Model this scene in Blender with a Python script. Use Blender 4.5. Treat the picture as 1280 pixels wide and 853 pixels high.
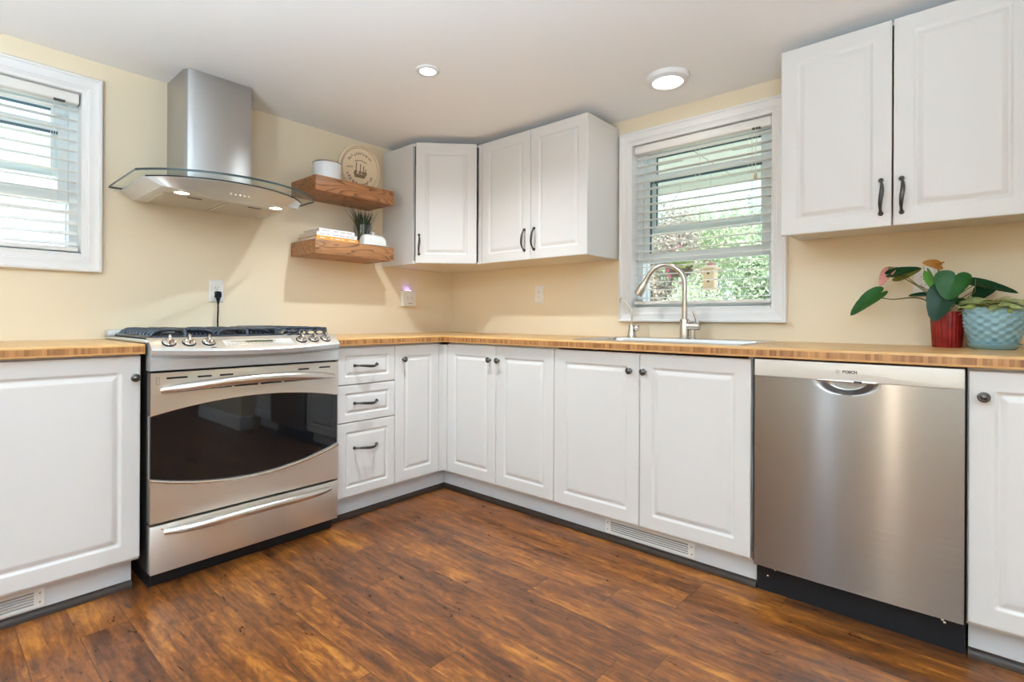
import bpy, bmesh, math, random
from mathutils import Vector, Matrix
R = random.Random(7)
PI = math.pi
for o in list(bpy.data.objects):
    bpy.data.objects.remove(o)
SC = bpy.context.scene
COL = SC.collection

# ------------------------------------------------------------------ camera, sky, lights, exposure
CEIL = 2.146
cam_d = bpy.data.cameras.new('camera')
cam_d.sensor_width = 36.0
cam_d.lens = 647.576 / 1280 * 36.0
cam_d.shift_y = -27.26 / 1280
cam_d.clip_start = 0.03
cam = bpy.data.objects.new('camera', cam_d)
COL.objects.link(cam)
YAW = 0.7141
cam.matrix_world = Matrix.Translation((-2.6492, -2.9053, 1.0126)) @ Matrix.Rotation(YAW - PI / 2, 4, 'Z') @ Matrix.Rotation(PI / 2, 4, 'X') @ Matrix.Rotation(0.0047, 4, 'Z')
SC.camera = cam

SKY_STRENGTH = 2.1
LAMP_FILL = 3.0         # W, small unseen downlights added for fill
LAMP_KEY = 80.0           # W, the recessed light in front of the hood
LAMP_DISC = 17.0          # disc light above the sink
HOOD_LAMP = 30.0
EXPOSURE = 0.27
FILL_UPLIGHT = 800.0  # unseen fill lights added to lift the ceiling

world = bpy.data.worlds.new('world')
SC.world = world
world.use_nodes = True
wn = world.node_tree
wn.nodes.clear()
w_out = wn.nodes.new('ShaderNodeOutputWorld')
w_bg = wn.nodes.new('ShaderNodeBackground')
w_bg.inputs['Color'].default_value = (0.66, 0.83, 1.0, 1)
w_bg.inputs['Strength'].default_value = SKY_STRENGTH
wn.links.new(w_bg.outputs[0], w_out.inputs[0])

sun_d = bpy.data.lights.new('sun', 'SUN')
sun_d.energy = 10.0
sun_d.angle = math.radians(6)
sun_d.color = (1.0, 0.95, 0.86)
sun = bpy.data.objects.new('sun', sun_d)
sun.rotation_euler = Vector((0.5, 0.33, -0.80)).to_track_quat('-Z', 'Y').to_euler()
COL.objects.link(sun)

vs = SC.view_settings
SC.display_settings.display_device = 'sRGB'
vs.view_transform = 'Standard'
vs.look = 'None'
vs.exposure = EXPOSURE
vs.gamma = 1.0
vs.use_curve_mapping = False
SC.cycles.use_denoising = True
SC.cycles.max_bounces = 10
SC.cycles.diffuse_bounces = 6
SC.cycles.glossy_bounces = 5
SC.cycles.transmission_bounces = 8
SC.cycles.transparent_max_bounces = 12
SC.cycles.caustics_reflective = False
SC.cycles.caustics_refractive = False
SC.cycles.sample_clamp_indirect = 8.0


# ------------------------------------------------------------------ materials
def sock(nt, inp, v):
    if isinstance(v, bpy.types.NodeSocket):
        nt.links.new(v, inp)
    elif v is not None:
        if inp.type == 'RGBA' and not isinstance(v, (int, float)) and len(v) == 3:
            v = tuple(v) + (1,)
        inp.default_value = v


def nd(nt, typ, ins=None, **kw):
    n = nt.nodes.new('ShaderNode' + typ)
    for k, v in kw.items():
        setattr(n, k, v)
    for k, v in (ins or {}).items():
        sock(nt, n.inputs[k], v)
    return n


def new_mat(name):
    m = bpy.data.materials.new(name)
    m.use_nodes = True
    nt = m.node_tree
    return m, nt, nt.nodes['Principled BSDF']


def pbr(name, col, rough=0.5, metal=0.0, **kw):
    m, nt, b = new_mat(name)
    b.inputs['Base Color'].default_value = tuple(col) + (1,)
    b.inputs['Roughness'].default_value = rough
    b.inputs['Metallic'].default_value = metal
    for k, v in kw.items():
        sock(nt, b.inputs[k.replace('_', ' ')], v)
    return m


def ramp(nt, fac, stops):
    r = nd(nt, 'ValToRGB', {'Fac': fac})
    e = r.color_ramp.elements
    while len(e) < len(stops):
        e.new(0.5)
    for i, (p, c) in enumerate(stops):
        e[i].position = p
        e[i].color = tuple(c) + (1,) if len(c) == 3 else c
    return r.outputs['Color']


def mth(nt, op, a, b=None, c=None):
    n = nd(nt, 'Math', operation=op)
    for i, v in enumerate((a, b, c)):
        if v is not None:
            sock(nt, n.inputs[i], v)
    return n.outputs[0]


def mix(nt, f, a, b, blend='MIX'):
    n = nd(nt, 'Mix', data_type='RGBA', blend_type=blend)
    sock(nt, n.inputs[0], f)
    sock(nt, n.inputs[6], a)
    sock(nt, n.inputs[7], b)
    return n.outputs[2]


def obj_xyz(nt):
    t = nd(nt, 'TexCoord')
    s = nd(nt, 'SeparateXYZ', {0: t.outputs['Object']})
    return t.outputs['Object'], s.outputs[0], s.outputs[1], s.outputs[2]


def comb(nt, x, y, z):
    n = nd(nt, 'CombineXYZ')
    for i, v in enumerate((x, y, z)):
        sock(nt, n.inputs[i], v)
    return n.outputs[0]


def bump(nt, h, strength, dist=0.002):
    return nd(nt, 'Bump', {'Height': h, 'Strength': strength, 'Distance': dist}).outputs[0]


def mottled(name, c1, c2, scale, rough, bump_s=0.0, metal=0.0, **kw):
    m, nt, b = new_mat(name)
    P, x, y, z = obj_xyz(nt)
    n = nd(nt, 'TexNoise', {'Vector': P, 'Scale': scale, 'Detail': 3.0}).outputs['Fac']
    sock(nt, b.inputs['Base Color'], mix(nt, n, c1, c2))
    b.inputs['Roughness'].default_value = rough
    b.inputs['Metallic'].default_value = metal
    if bump_s:
        n2 = nd(nt, 'TexNoise', {'Vector': P, 'Scale': scale * 8, 'Detail': 2.0}).outputs['Fac']
        sock(nt, b.inputs['Normal'], bump(nt, n2, bump_s))
    for k, v in kw.items():
        sock(nt, b.inputs[k.replace('_', ' ')], v)
    return m


M = {}
M['wall'] = mottled('cream wall paint', (0.80, 0.685, 0.505), (0.815, 0.70, 0.52), 6, 0.55, 0.03)
M['ceiling'] = mottled('white ceiling paint', (0.92, 0.92, 0.915), (0.93, 0.93, 0.925), 5, 0.8, 0.03)
M['trim'] = pbr('white trim paint', (0.80, 0.79, 0.785), 0.3)
M['cabinet'] = mottled('white cabinet foil', (0.69, 0.668, 0.645), (0.705, 0.683, 0.66), 3, 0.36)
M['cab_inside'] = pbr('cabinet carcass', (0.62, 0.60, 0.57), 0.6)
M['kick'] = pbr('white kick board', (0.62, 0.63, 0.645), 0.4)  # white board darkened: shade under the doors put into the colour
M['vinyl'] = pbr('white vinyl', (0.78, 0.83, 0.84), 0.35)
M['gasket'] = pbr('dark gasket', (0.10, 0.16, 0.19), 0.5)
M['slat'] = pbr('blind slat', (0.83, 0.81, 0.77), 0.45)
M['cord'] = pbr('blind cord', (0.80, 0.78, 0.73), 0.7)
M['tassel'] = pbr('wooden tassel', (0.55, 0.38, 0.20), 0.5)
M['black'] = pbr('black plastic', (0.010, 0.010, 0.011), 0.45, Specular_IOR_Level=0.25)
M['black_enamel'] = pbr('black enamel', (0.012, 0.012, 0.014), 0.45, Specular_IOR_Level=0.25)
M['iron'] = mottled('cast iron', (0.020, 0.026, 0.038), (0.035, 0.045, 0.062), 40, 0.34, 0.1)
M['pewter'] = mottled('dark pewter', (0.10, 0.092, 0.085), (0.17, 0.155, 0.145), 60, 0.34, 0.05, 0.9)
M['bronze'] = mottled('dark bronze', (0.055, 0.05, 0.046), (0.10, 0.09, 0.08), 60, 0.36, 0.05, 0.85)
M['chrome'] = pbr('polished chrome', (0.86, 0.86, 0.86), 0.08, 1.0)
M['nickel'] = pbr('brushed nickel', (0.60, 0.56, 0.50), 0.24, 1.0)
M['sink'] = pbr('sink steel', (0.72, 0.74, 0.76), 0.22, 1.0)
M['lcd'] = pbr('display', (0.10, 0.11, 0.06), 0.2)
M['red_dot'] = pbr('red mark', (0.5, 0.03, 0.02), 0.4)
M['ink'] = pbr('dark ink', (0.02, 0.02, 0.025), 0.5)
M['greyink'] = pbr('grey ink', (0.28, 0.28, 0.29), 0.5)
M['palegrey'] = pbr('pale grey print', (0.52, 0.48, 0.54), 0.5)
M['porcelain'] = pbr('white porcelain', (0.84, 0.83, 0.81), 0.12)
M['enamel_white'] = pbr('white enamel', (0.80, 0.82, 0.84), 0.2)
M['paper'] = pbr('book paper', (0.80, 0.77, 0.70), 0.8)
M['book_white'] = pbr('white book cover', (0.82, 0.81, 0.82), 0.4)
M['book_orange'] = pbr('orange book cover', (0.80, 0.36, 0.045), 0.4)
M['outlet'] = pbr('white outlet plastic', (0.83, 0.82, 0.79), 0.3)
M['slot'] = pbr('outlet slot', (0.10, 0.09, 0.08), 0.6)
M['soil'] = mottled('potting soil', (0.03, 0.02, 0.013), (0.07, 0.045, 0.03), 60, 0.95, 0.3)
M['blade'] = mottled('dark grass blade', (0.018, 0.030, 0.010), (0.05, 0.065, 0.022), 20, 0.5)
M['stem'] = pbr('plant stem', (0.16, 0.13, 0.04), 0.5)
M['shoe'] = mottled('dark brown shoe moulding', (0.020, 0.010, 0.006), (0.036, 0.018, 0.010), 14, 0.5)
M['bark'] = mottled('tree bark', (0.12, 0.09, 0.065), (0.2, 0.16, 0.12), 20, 0.9, 0.3)
M['lawn'] = mottled('pale garden path', (0.40, 0.42, 0.34), (0.50, 0.50, 0.44), 3, 0.9, 0.4)
M['bounce_ground'] = mottled('pale concrete patio', (0.66, 0.65, 0.62), (0.74, 0.73, 0.70), 4, 0.8)
M['soffit'] = pbr('white soffit', (0.80, 0.84, 0.82), 0.5)
M['feeder_wood'] = mottled('pale feeder wood', (0.72, 0.56, 0.40), (0.80, 0.66, 0.50), 12, 0.6)
M['feeder_red'] = pbr('red feeder cap', (0.55, 0.12, 0.16), 0.5)
M['pebble'] = M['soil']


def leaf_mat(name, c1, c2, rough=0.35, transl=0.0, scale=14):
    m, nt, b = new_mat(name)
    P, x, y, z = obj_xyz(nt)
    n = nd(nt, 'TexNoise', {'Vector': P, 'Scale': scale, 'Detail': 2.0}).outputs['Fac']
    c = ramp(nt, n, [(0.3, c1), (0.7, c2)])
    sock(nt, b.inputs['Base Color'], c)
    b.inputs['Roughness'].default_value = rough
    b.inputs['Specular IOR Level'].default_value = 0.22
    if transl:
        t = nd(nt, 'BsdfTranslucent', {'Color': c})
        ms = nd(nt, 'MixShader', {0: transl, 1: b.outputs[0], 2: t.outputs[0]})
        nt.links.new(ms.outputs[0], nt.nodes['Material Output'].inputs[0])
    return m


M['leaf_dark'] = leaf_mat('dark glossy leaf', (0.004, 0.026, 0.010), (0.010, 0.050, 0.016), 0.36)
M['leaf_mid'] = leaf_mat('green glossy leaf', (0.010, 0.064, 0.010), (0.022, 0.10, 0.018), 0.36)
M['leaf_bright'] = leaf_mat('bright green leaf', (0.06, 0.20, 0.025), (0.11, 0.28, 0.045), 0.35)
M['leaf_olive'] = leaf_mat('olive leaf', (0.15, 0.20, 0.04), (0.28, 0.32, 0.09), 0.45)
M['leaf_pale'] = leaf_mat('pale trailing leaf', (0.24, 0.30, 0.10), (0.42, 0.44, 0.20), 0.5)
M['spathe_pink'] = leaf_mat('pink spathe', (0.52, 0.20, 0.16), (0.64, 0.30, 0.24), 0.35)
M['spathe_orange'] = leaf_mat('faded orange spathe', (0.35, 0.13, 0.025), (0.48, 0.22, 0.05), 0.4)
M['garden_a'] = leaf_mat('garden leaf green', (0.36, 0.46, 0.28), (0.60, 0.68, 0.48), 0.5, 0.45, 2)  # garden leaves paled: window glare and haze put into their colours
M['garden_b'] = leaf_mat('garden leaf dark', (0.27, 0.38, 0.24), (0.48, 0.57, 0.40), 0.5, 0.35, 2)
M['garden_c'] = leaf_mat('garden leaf lime', (0.50, 0.60, 0.28), (0.70, 0.76, 0.44), 0.5, 0.45, 2)
M['garden_plum'] = leaf_mat('garden leaf plum', (0.34, 0.30, 0.26), (0.54, 0.48, 0.42), 0.5, 0.4, 2)
M['petal'] = pbr('pink petal', (0.75, 0.18, 0.42), 0.5)


def steel(name, col, rough, aniso, vertical=False, metal=1.0):
    m, nt, b = new_mat(name)
    P, x, y, z = obj_xyz(nt)
    sc = comb(nt, mth(nt, 'MULTIPLY', x, 6.0), mth(nt, 'MULTIPLY', y, 6.0), mth(nt, 'MULTIPLY', z, 700.0))
    if vertical:
        sc = comb(nt, mth(nt, 'MULTIPLY', x, 700.0), mth(nt, 'MULTIPLY', y, 700.0), mth(nt, 'MULTIPLY', z, 6.0))
    n = nd(nt, 'TexNoise', {'Vector': sc, 'Scale': 1.0, 'Detail': 2.0}).outputs['Fac']
    sock(nt, b.inputs['Base Color'], mix(nt, n, tuple(c * 0.93 for c in col), tuple(min(1, c * 1.05) for c in col)))
    b.inputs['Metallic'].default_value = metal
    sock(nt, b.inputs['Roughness'], mth(nt, 'MULTIPLY_ADD', n, 0.08, rough - 0.04))
    b.inputs['Anisotropic'].default_value = aniso
    tg = nd(nt, 'Tangent', direction_type='RADIAL', axis='Z')
    nt.links.new(tg.outputs[0], b.inputs['Tangent'])
    b.inputs['Anisotropic Rotation'].default_value = 0.25
    return m


M['steel'] = steel('brushed stainless steel', (0.77, 0.73, 0.665), 0.30, 0.75, metal=0.88)
M['steel_dw'] = steel('brushed stainless door', (0.34, 0.325, 0.31), 0.20, 1.0)
M['steel_hood'] = steel('brushed hood steel', (0.50, 0.495, 0.49), 0.38, 0.5)
M['steel_body'] = steel('brushed canopy steel', (0.70, 0.69, 0.68), 0.45, 0.3, metal=0.6)
M['steel_panel'] = pbr('satin panel steel', (0.72, 0.69, 0.65), 0.27, 1.0)
M['silver_warm'] = pbr('warm silver panel', (0.66, 0.585, 0.50), 0.32, 0.6)
M['silver'] = pbr('silver fascia', (0.60, 0.61, 0.61), 0.36, 0.45)
M['dw_strip'] = pbr('pale control strip', (0.66, 0.63, 0.57), 0.38, 0.35)
M['filter'] = pbr('hood filter mesh', (0.72, 0.67, 0.58), 0.45, 0.6)
M['range_side'] = pbr('painted side panel', (0.055, 0.052, 0.05), 0.4)


def oven_glass():
    m, nt, b = new_mat('black oven glass')
    b.inputs['Base Color'].default_value = (0.006, 0.006, 0.007, 1)
    b.inputs['Roughness'].default_value = 0.03
    b.inputs['Specular IOR Level'].default_value = 0.55
    return m


M['oven_glass'] = oven_glass()


def clear_glass(name, tint, base=0.05, edge=0.35):
    m, nt, b = new_mat(name)
    lw = nd(nt, 'LayerWeight', {'Blend': 0.5})
    f = mth(nt, 'MULTIPLY_ADD', mth(nt, 'POWER', lw.outputs['Facing'], 4.0), edge, base)
    tr = nd(nt, 'BsdfTransparent', {'Color': tint})
    gl = nd(nt, 'BsdfGlossy', {'Color': (1, 1, 1), 'Roughness': 0.0})
    ms = nd(nt, 'MixShader', {0: f, 1: tr.outputs[0], 2: gl.outputs[0]})
    nt.links.new(ms.outputs[0], nt.nodes['Material Output'].inputs[0])
    return m


M['pane'] = clear_glass('window pane', (0.97, 0.99, 0.985))
M['hood_glass'] = clear_glass('hood glass', (0.94, 0.965, 0.955), 0.04, 0.12)
M['hood_edge'] = pbr('green glass edge', (0.018, 0.035, 0.032), 0.35)
M['cup_glass'] = clear_glass('cup glass', (0.88, 0.91, 0.93))


def emit(name, col, s):
    m, nt, b = new_mat(name)
    nt.nodes.remove(b)
    e = nd(nt, 'Emission', {'Color': col, 'Strength': s})
    nt.links.new(e.outputs[0], nt.nodes['Material Output'].inputs[0])
    return m


M['lens_fill'] = emit('added downlight lens', (1.0, 0.97, 0.93), 6.0)
M['lens_disc'] = emit('lit disc lens', (1.0, 0.98, 0.94), LAMP_DISC)
M['lens_key'] = emit('lit bright downlight lens', (1.0, 0.97, 0.93), 8.0)
M['lens_fill_uplight'] = emit('added fill uplight glow', (0.60, 0.82, 1.0), FILL_UPLIGHT)
M['glow_column'] = emit('added column glow', (1.0, 0.88, 0.70), 7.0)
M['lens_hood'] = emit('lit hood lamp', (1.0, 0.86, 0.64), HOOD_LAMP)
M['glow_violet'] = emit('violet night light', (0.35, 0.25, 1.0), 15.0)


def floor_mat():
    m, nt, b = new_mat('rustic plank floor')
    P, x, y, z = obj_xyz(nt)
    W, L = 0.128, 1.21
    xi = mth(nt, 'DIVIDE', x, W)
    ix = mth(nt, 'FLOOR', xi)
    fx = mth(nt, 'FRACT', xi)
    wr = nd(nt, 'TexWhiteNoise', noise_dimensions='1D')
    sock(nt, wr.inputs['W'], ix)
    yi = mth(nt, 'ADD', mth(nt, 'DIVIDE', y, L), mth(nt, 'MULTIPLY', wr.outputs[0], 7.3))
    iy = mth(nt, 'FLOOR', yi)
    fy = mth(nt, 'FRACT', yi)
    w2 = nd(nt, 'TexWhiteNoise', {'Vector': comb(nt, ix, iy, 0.0)}, noise_dimensions='3D')
    rnd = w2.outputs['Value']
    off = mth(nt, 'MULTIPLY', rnd, 37.0)
    v1 = comb(nt, mth(nt, 'MULTIPLY', x, 9.0), mth(nt, 'MULTIPLY_ADD', y, 1.7, off), off)
    n1 = nd(nt, 'TexNoise', {'Vector': v1, 'Scale': 1.0, 'Detail': 5.0, 'Roughness': 0.62, 'Distortion': 0.7}).outputs['Fac']
    v2 = comb(nt, mth(nt, 'MULTIPLY', x, 60.0), mth(nt, 'MULTIPLY_ADD', y, 4.5, off), off)
    n2 = nd(nt, 'TexNoise', {'Vector': v2, 'Scale': 1.0, 'Detail': 4.0, 'Roughness': 0.65, 'Distortion': 0.5}).outputs['Fac']
    v3 = comb(nt, mth(nt, 'MULTIPLY', x, 26.0), mth(nt, 'MULTIPLY_ADD', y, 9.0, off), off)
    n3 = nd(nt, 'TexNoise', {'Vector': v3, 'Scale': 1.0, 'Detail': 5.0, 'Roughness': 0.7, 'Distortion': 1.4}).outputs['Fac']
    t = mth(nt, 'ADD', mth(nt, 'ADD', mth(nt, 'MULTIPLY', n1, 0.40), mth(nt, 'MULTIPLY', n2, 0.30)), mth(nt, 'MULTIPLY', n3, 0.30))
    t = mth(nt, 'ADD', t, mth(nt, 'MULTIPLY_ADD', rnd, 0.045, -0.0225))
    c = ramp(nt, t, [(0.37, (0.046, 0.016, 0.007)), (0.45, (0.112, 0.036, 0.011)), (0.53, (0.225, 0.072, 0.015)), (0.63, (0.46, 0.175, 0.028))])
    kn = nd(nt, 'TexVoronoi', {'Vector': comb(nt, mth(nt, 'MULTIPLY', x, 3.2), mth(nt, 'MULTIPLY', y, 1.6), 0.0), 'Scale': 1.0}).outputs['Distance']
    kf = mth(nt, 'SMOOTH_MIN', mth(nt, 'MULTIPLY', kn, 9.0), 1.0, 0.3)
    c = mix(nt, mth(nt, 'SUBTRACT', 1.0, kf), c, (0.04, 0.016, 0.008))
    ex = mth(nt, 'MULTIPLY', mth(nt, 'MINIMUM', fx, mth(nt, 'SUBTRACT', 1.0, fx)), W)
    ey = mth(nt, 'MULTIPLY', mth(nt, 'MINIMUM', fy, mth(nt, 'SUBTRACT', 1.0, fy)), L)
    e = mth(nt, 'MINIMUM', ex, ey)
    seam = mth(nt, 'LESS_THAN', e, 0.0011)
    c = mix(nt, mth(nt, 'MULTIPLY', seam, 0.7), c, (0.03, 0.013, 0.007))
    sock(nt, b.inputs['Base Color'], c)
    sock(nt, b.inputs['Roughness'], mth(nt, 'MULTIPLY_ADD', n3, 0.22, 0.20))
    h = mth(nt, 'SUBTRACT', mth(nt, 'MULTIPLY', n2, 0.6), mth(nt, 'MULTIPLY', seam, 1.0))
    sock(nt, b.inputs['Normal'], bump(nt, h, 0.12, 0.002))
    b.inputs['Specular IOR Level'].default_value = 0.45
    return m


M['floor'] = floor_mat()


def bamboo_mat():
    m, nt, b = new_mat('bamboo worktop')
    P, x, y, z = obj_xyz(nt)
    g = nd(nt, 'NewGeometry')
    nz = nd(nt, 'SeparateXYZ', {0: g.outputs['Normal']}).outputs[2]
    face = mth(nt, 'LESS_THAN', mth(nt, 'ABSOLUTE', nz), 0.6)
    s = mth(nt, 'SUBTRACT', x, y)
    n1 = nd(nt, 'TexNoise', {'Vector': comb(nt, mth(nt, 'MULTIPLY', s, 55.0), 0.0, mth(nt, 'MULTIPLY', z, 2.0)), 'Scale': 1.0, 'Detail': 4.0, 'Roughness': 0.75}).outputs['Fac']
    cellw = nd(nt, 'TexWhiteNoise', noise_dimensions='1D')
    sock(nt, cellw.inputs['W'], mth(nt, 'FLOOR', mth(nt, 'MULTIPLY', s, 90.0)))
    tt = mth(nt, 'ADD', mth(nt, 'MULTIPLY', n1, 0.7), mth(nt, 'MULTIPLY', cellw.outputs[0], 0.3))
    ends = ramp(nt, tt, [(0.25, (0.16, 0.06, 0.02)), (0.5, (0.36, 0.155, 0.05)), (0.75, (0.52, 0.25, 0.085))])
    n2 = nd(nt, 'TexNoise', {'Vector': comb(nt, mth(nt, 'MULTIPLY', x, 40.0), mth(nt, 'MULTIPLY', y, 40.0), mth(nt, 'MULTIPLY', z, 500.0)), 'Scale': 0.4, 'Detail': 3.0}).outputs['Fac']
    plain = ramp(nt, n2, [(0.3, (0.48, 0.24, 0.075)), (0.7, (0.60, 0.33, 0.115))])
    band = mth(nt, 'MULTIPLY', mth(nt, 'GREATER_THAN', z, 0.0075), mth(nt, 'LESS_THAN', z, 0.0285))
    fcol = mix(nt, band, plain, ends)
    top = ramp(nt, n2, [(0.3, (0.55, 0.31, 0.12)), (0.7, (0.68, 0.42, 0.17))])
    sock(nt, b.inputs['Base Color'], mix(nt, face, top, fcol))
    b.inputs['Roughness'].default_value = 0.33
    return m


M['bamboo'] = bamboo_mat()


def oak_mat(name, light, dark, seed):
    m, nt, b = new_mat(name)
    P, x, y, z = obj_xyz(nt)
    v = comb(nt, mth(nt, 'MULTIPLY', x, 1.3), mth(nt, 'MULTIPLY_ADD', y, 5.0, seed), mth(nt, 'MULTIPLY_ADD', z, 9.0, seed))
    w = nd(nt, 'TexNoise', {'Vector': v, 'Scale': 1.6, 'Detail': 2.0, 'Distortion': 0.4}).outputs['Fac']
    rings = mth(nt, 'FRACT', mth(nt, 'MULTIPLY', w, 13.0))
    rings = mth(nt, 'POWER', rings, 3.0)
    fine = nd(nt, 'TexNoise', {'Vector': comb(nt, mth(nt, 'MULTIPLY', x, 14.0), mth(nt, 'MULTIPLY', y, 220.0), mth(nt, 'MULTIPLY', z, 260.0)), 'Scale': 1.0, 'Detail': 3.0}).outputs['Fac']
    t = mth(nt, 'ADD', mth(nt, 'MULTIPLY', rings, 0.62), mth(nt, 'MULTIPLY', fine, 0.45))
    sock(nt, b.inputs['Base Color'], ramp(nt, t, [(0.18, light), (0.85, dark)]))
    b.inputs['Roughness'].default_value = 0.42
    sock(nt, b.inputs['Normal'], bump(nt, t, 0.15, 0.001))
    return m


M['oak'] = oak_mat('stained oak', (0.42, 0.175, 0.062), (0.085, 0.030, 0.011), 3.0)
M['oak2'] = oak_mat('stained oak grain', (0.44, 0.205, 0.085), (0.11, 0.042, 0.017), 11.0)
M['plate_wood'] = mottled('pale carved wood', (0.80, 0.63, 0.42), (0.87, 0.71, 0.51), 14, 0.55)
M['plate_carve'] = pbr('carved line stain', (0.22, 0.15, 0.085), 0.6)


def red_pot_mat():
    m, nt, b = new_mat('ribbed red glaze')
    P, x, y, z = obj_xyz(nt)
    n = nd(nt, 'TexNoise', {'Vector': P, 'Scale': 25.0}).outputs['Fac']
    sock(nt, b.inputs['Base Color'], ramp(nt, n, [(0.3, (0.20, 0.008, 0.009)), (0.7, (0.33, 0.018, 0.016))]))
    b.inputs['Roughness'].default_value = 0.25
    return m


M['red_pot'] = red_pot_mat()
M['blue_pot'] = mottled('pale blue glaze', (0.20, 0.36, 0.42), (0.26, 0.42, 0.47), 12, 0.18)


# ------------------------------------------------------------------ mesh helpers
WL = {}


class MB:
    def __init__(self):
        self.v, self.f, self.mi = [], [], []
        self.X = Matrix.Identity(4)
        self.cur = 0

    def add(self, vs, fs, X=None):
        o = len(self.v)
        T = self.X @ X if X is not None else self.X
        self.v += [T @ Vector(p) for p in vs]
        self.f += [tuple(i + o for i in f) for f in fs]
        self.mi += [self.cur] * len(fs)
        return self

    def box(self, x0, x1, y0, y1, z0, z1, r=0.0, seg=2, X=None):
        x0, x1 = min(x0, x1), max(x0, x1)
        y0, y1 = min(y0, y1), max(y0, y1)
        z0, z1 = min(z0, z1), max(z0, z1)
        if r <= 0:
            vs = [(x, y, z) for x in (x0, x1) for y in (y0, y1) for z in (z0, z1)]
            fs = [(0, 1, 3, 2), (4, 6, 7, 5), (0, 4, 5, 1), (2, 3, 7, 6), (0, 2, 6, 4), (1, 5, 7, 3)]
            return self.add(vs, fs, X)
        bm = bmesh.new()
        bmesh.ops.create_cube(bm, size=1.0)
        for v in bm.verts:
            v.co = Vector(((x0 + x1) / 2 + v.co.x * (x1 - x0), (y0 + y1) / 2 + v.co.y * (y1 - y0), (z0 + z1) / 2 + v.co.z * (z1 - z0)))
        bmesh.ops.bevel(bm, geom=bm.edges[:], offset=r, segments=seg, affect='EDGES', profile=0.5)
        self.bm(bm, X)
        return self

    def bm(self, bm, X=None):
        bm.verts.index_update()
        self.add([v.co.copy() for v in bm.verts], [[v.index for v in f.verts] for f in bm.faces], X)
        bm.free()

    def lathe(self, prof, n=32, X=None, fn=None, cap=True):
        """prof: list of (r, z); axis z"""
        vs, fs = [], []
        for (r, z) in prof:
            for k in range(n):
                a = 2 * PI * k / n
                rr = r * (fn(a, z) if fn else 1.0)
                vs.append((rr * math.cos(a), rr * math.sin(a), z))
        for i in range(len(prof) - 1):
            for k in range(n):
                a, b = i * n + k, i * n + (k + 1) % n
                fs.append((a, b, b + n, a + n))
        if cap:
            if prof[0][0] > 1e-6:
                fs.append(tuple(range(n - 1, -1, -1)))
            if prof[-1][0] > 1e-6:
                o = (len(prof) - 1) * n
                fs.append(tuple(range(o, o + n)))
        return self.add(vs, fs, X)

    def tube(self, pts, rad, n=10, X=None, closed=False, caps=True):
        pts = [Vector(p) for p in pts]
        m = len(pts)
        rads = rad if isinstance(rad, (list, tuple)) else [rad] * m
        vs, fs = [], []
        up = None
        for i in range(m):
            t = (pts[min(i + 1, m - 1)] - pts[max(i - 1, 0)])
            if t.length < 1e-9:
                t = Vector((0, 0, 1))
            t.normalize()
            if up is None:
                up = Vector((0, 0, 1)) if abs(t.z) < 0.9 else Vector((1, 0, 0))
            s = t.cross(up)
            if s.length < 1e-6:
                s = t.orthogonal()
            s.normalize()
            up = s.cross(t).normalized()
            rr = rads[i]
            ra, rb = rr if isinstance(rr, tuple) else (rr, rr)
            for k in range(n):
                a = 2 * PI * k / n
                vs.append(pts[i] + s * (ra * math.cos(a)) + up * (rb * math.sin(a)))
        for i in range(m - 1):
            for k in range(n):
                a, b = i * n + k, i * n + (k + 1) % n
                fs.append((a, b, b + n, a + n))
        if caps:
            fs.append(tuple(range(n - 1, -1, -1)))
            fs.append(tuple(range((m - 1) * n, m * n)))
        return self.add(vs, fs, X)

    def prism(self, poly, z0, z1, X=None):
        n = len(poly)
        vs = [(x, y, z0) for x, y in poly] + [(x, y, z1) for x, y in poly]
        fs = [tuple(range(n - 1, -1, -1)), tuple(range(n, 2 * n))]
        fs += [(i, (i + 1) % n, n + (i + 1) % n, n + i) for i in range(n)]
        return self.add(vs, fs, X)

    def rloops(self, w, h, loops, X=None, cap0=True, cap1=True, n=4):
        """nested rounded rectangles; loops: (inset, depth, radius)"""
        vs, fs = [], []
        per = 4 * (n + 1)
        for (ins, d, r) in loops:
            x0, x1, y0, y1 = ins, w - ins, ins, h - ins
            r = max(min(r, (x1 - x0) / 2 - 1e-5, (y1 - y0) / 2 - 1e-5), 1e-5)
            for (cx, cy, a0) in ((x1 - r, y1 - r, 0), (x0 + r, y1 - r, PI / 2), (x0 + r, y0 + r, PI), (x1 - r, y0 + r, 1.5 * PI)):
                for k in range(n + 1):
                    a = a0 + PI / 2 * k / n
                    vs.append((cx + r * math.cos(a), cy + r * math.sin(a), d))
        for i in range(len(loops) - 1):
            for k in range(per):
                a, b = i * per + k, i * per + (k + 1) % per
                fs.append((a, b, b + per, a + per))
        if cap0:
            fs.append(tuple(range(per - 1, -1, -1)))
        if cap1:
            o = (len(loops) - 1) * per
            fs.append(tuple(range(o, o + per)))
        return self.add(vs, fs, X)

    def build(self, name, mat, parent=None, smooth=35, loc=None):
        me = bpy.data.meshes.new(name)
        base = WL[parent.name] if parent is not None else (Vector(loc) if loc is not None else Vector((0, 0, 0)))
        me.from_pydata([v - base for v in self.v], [], self.f)
        mats = mat if isinstance(mat, (list, tuple)) else [mat]
        for mm in mats:
            me.materials.append(mm)
        if len(mats) > 1:
            for p, i in zip(me.polygons, self.mi):
                p.material_index = i
        if smooth:
            me.polygons.foreach_set('use_smooth', [True] * len(me.polygons))
            me.set_sharp_from_angle(angle=math.radians(smooth))
        me.update()
        o = bpy.data.objects.new(name, me)
        COL.objects.link(o)
        if parent is not None:
            o.parent = parent
            WL[o.name] = base
        else:
            o.location = base
            WL[o.name] = base
        return o


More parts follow.
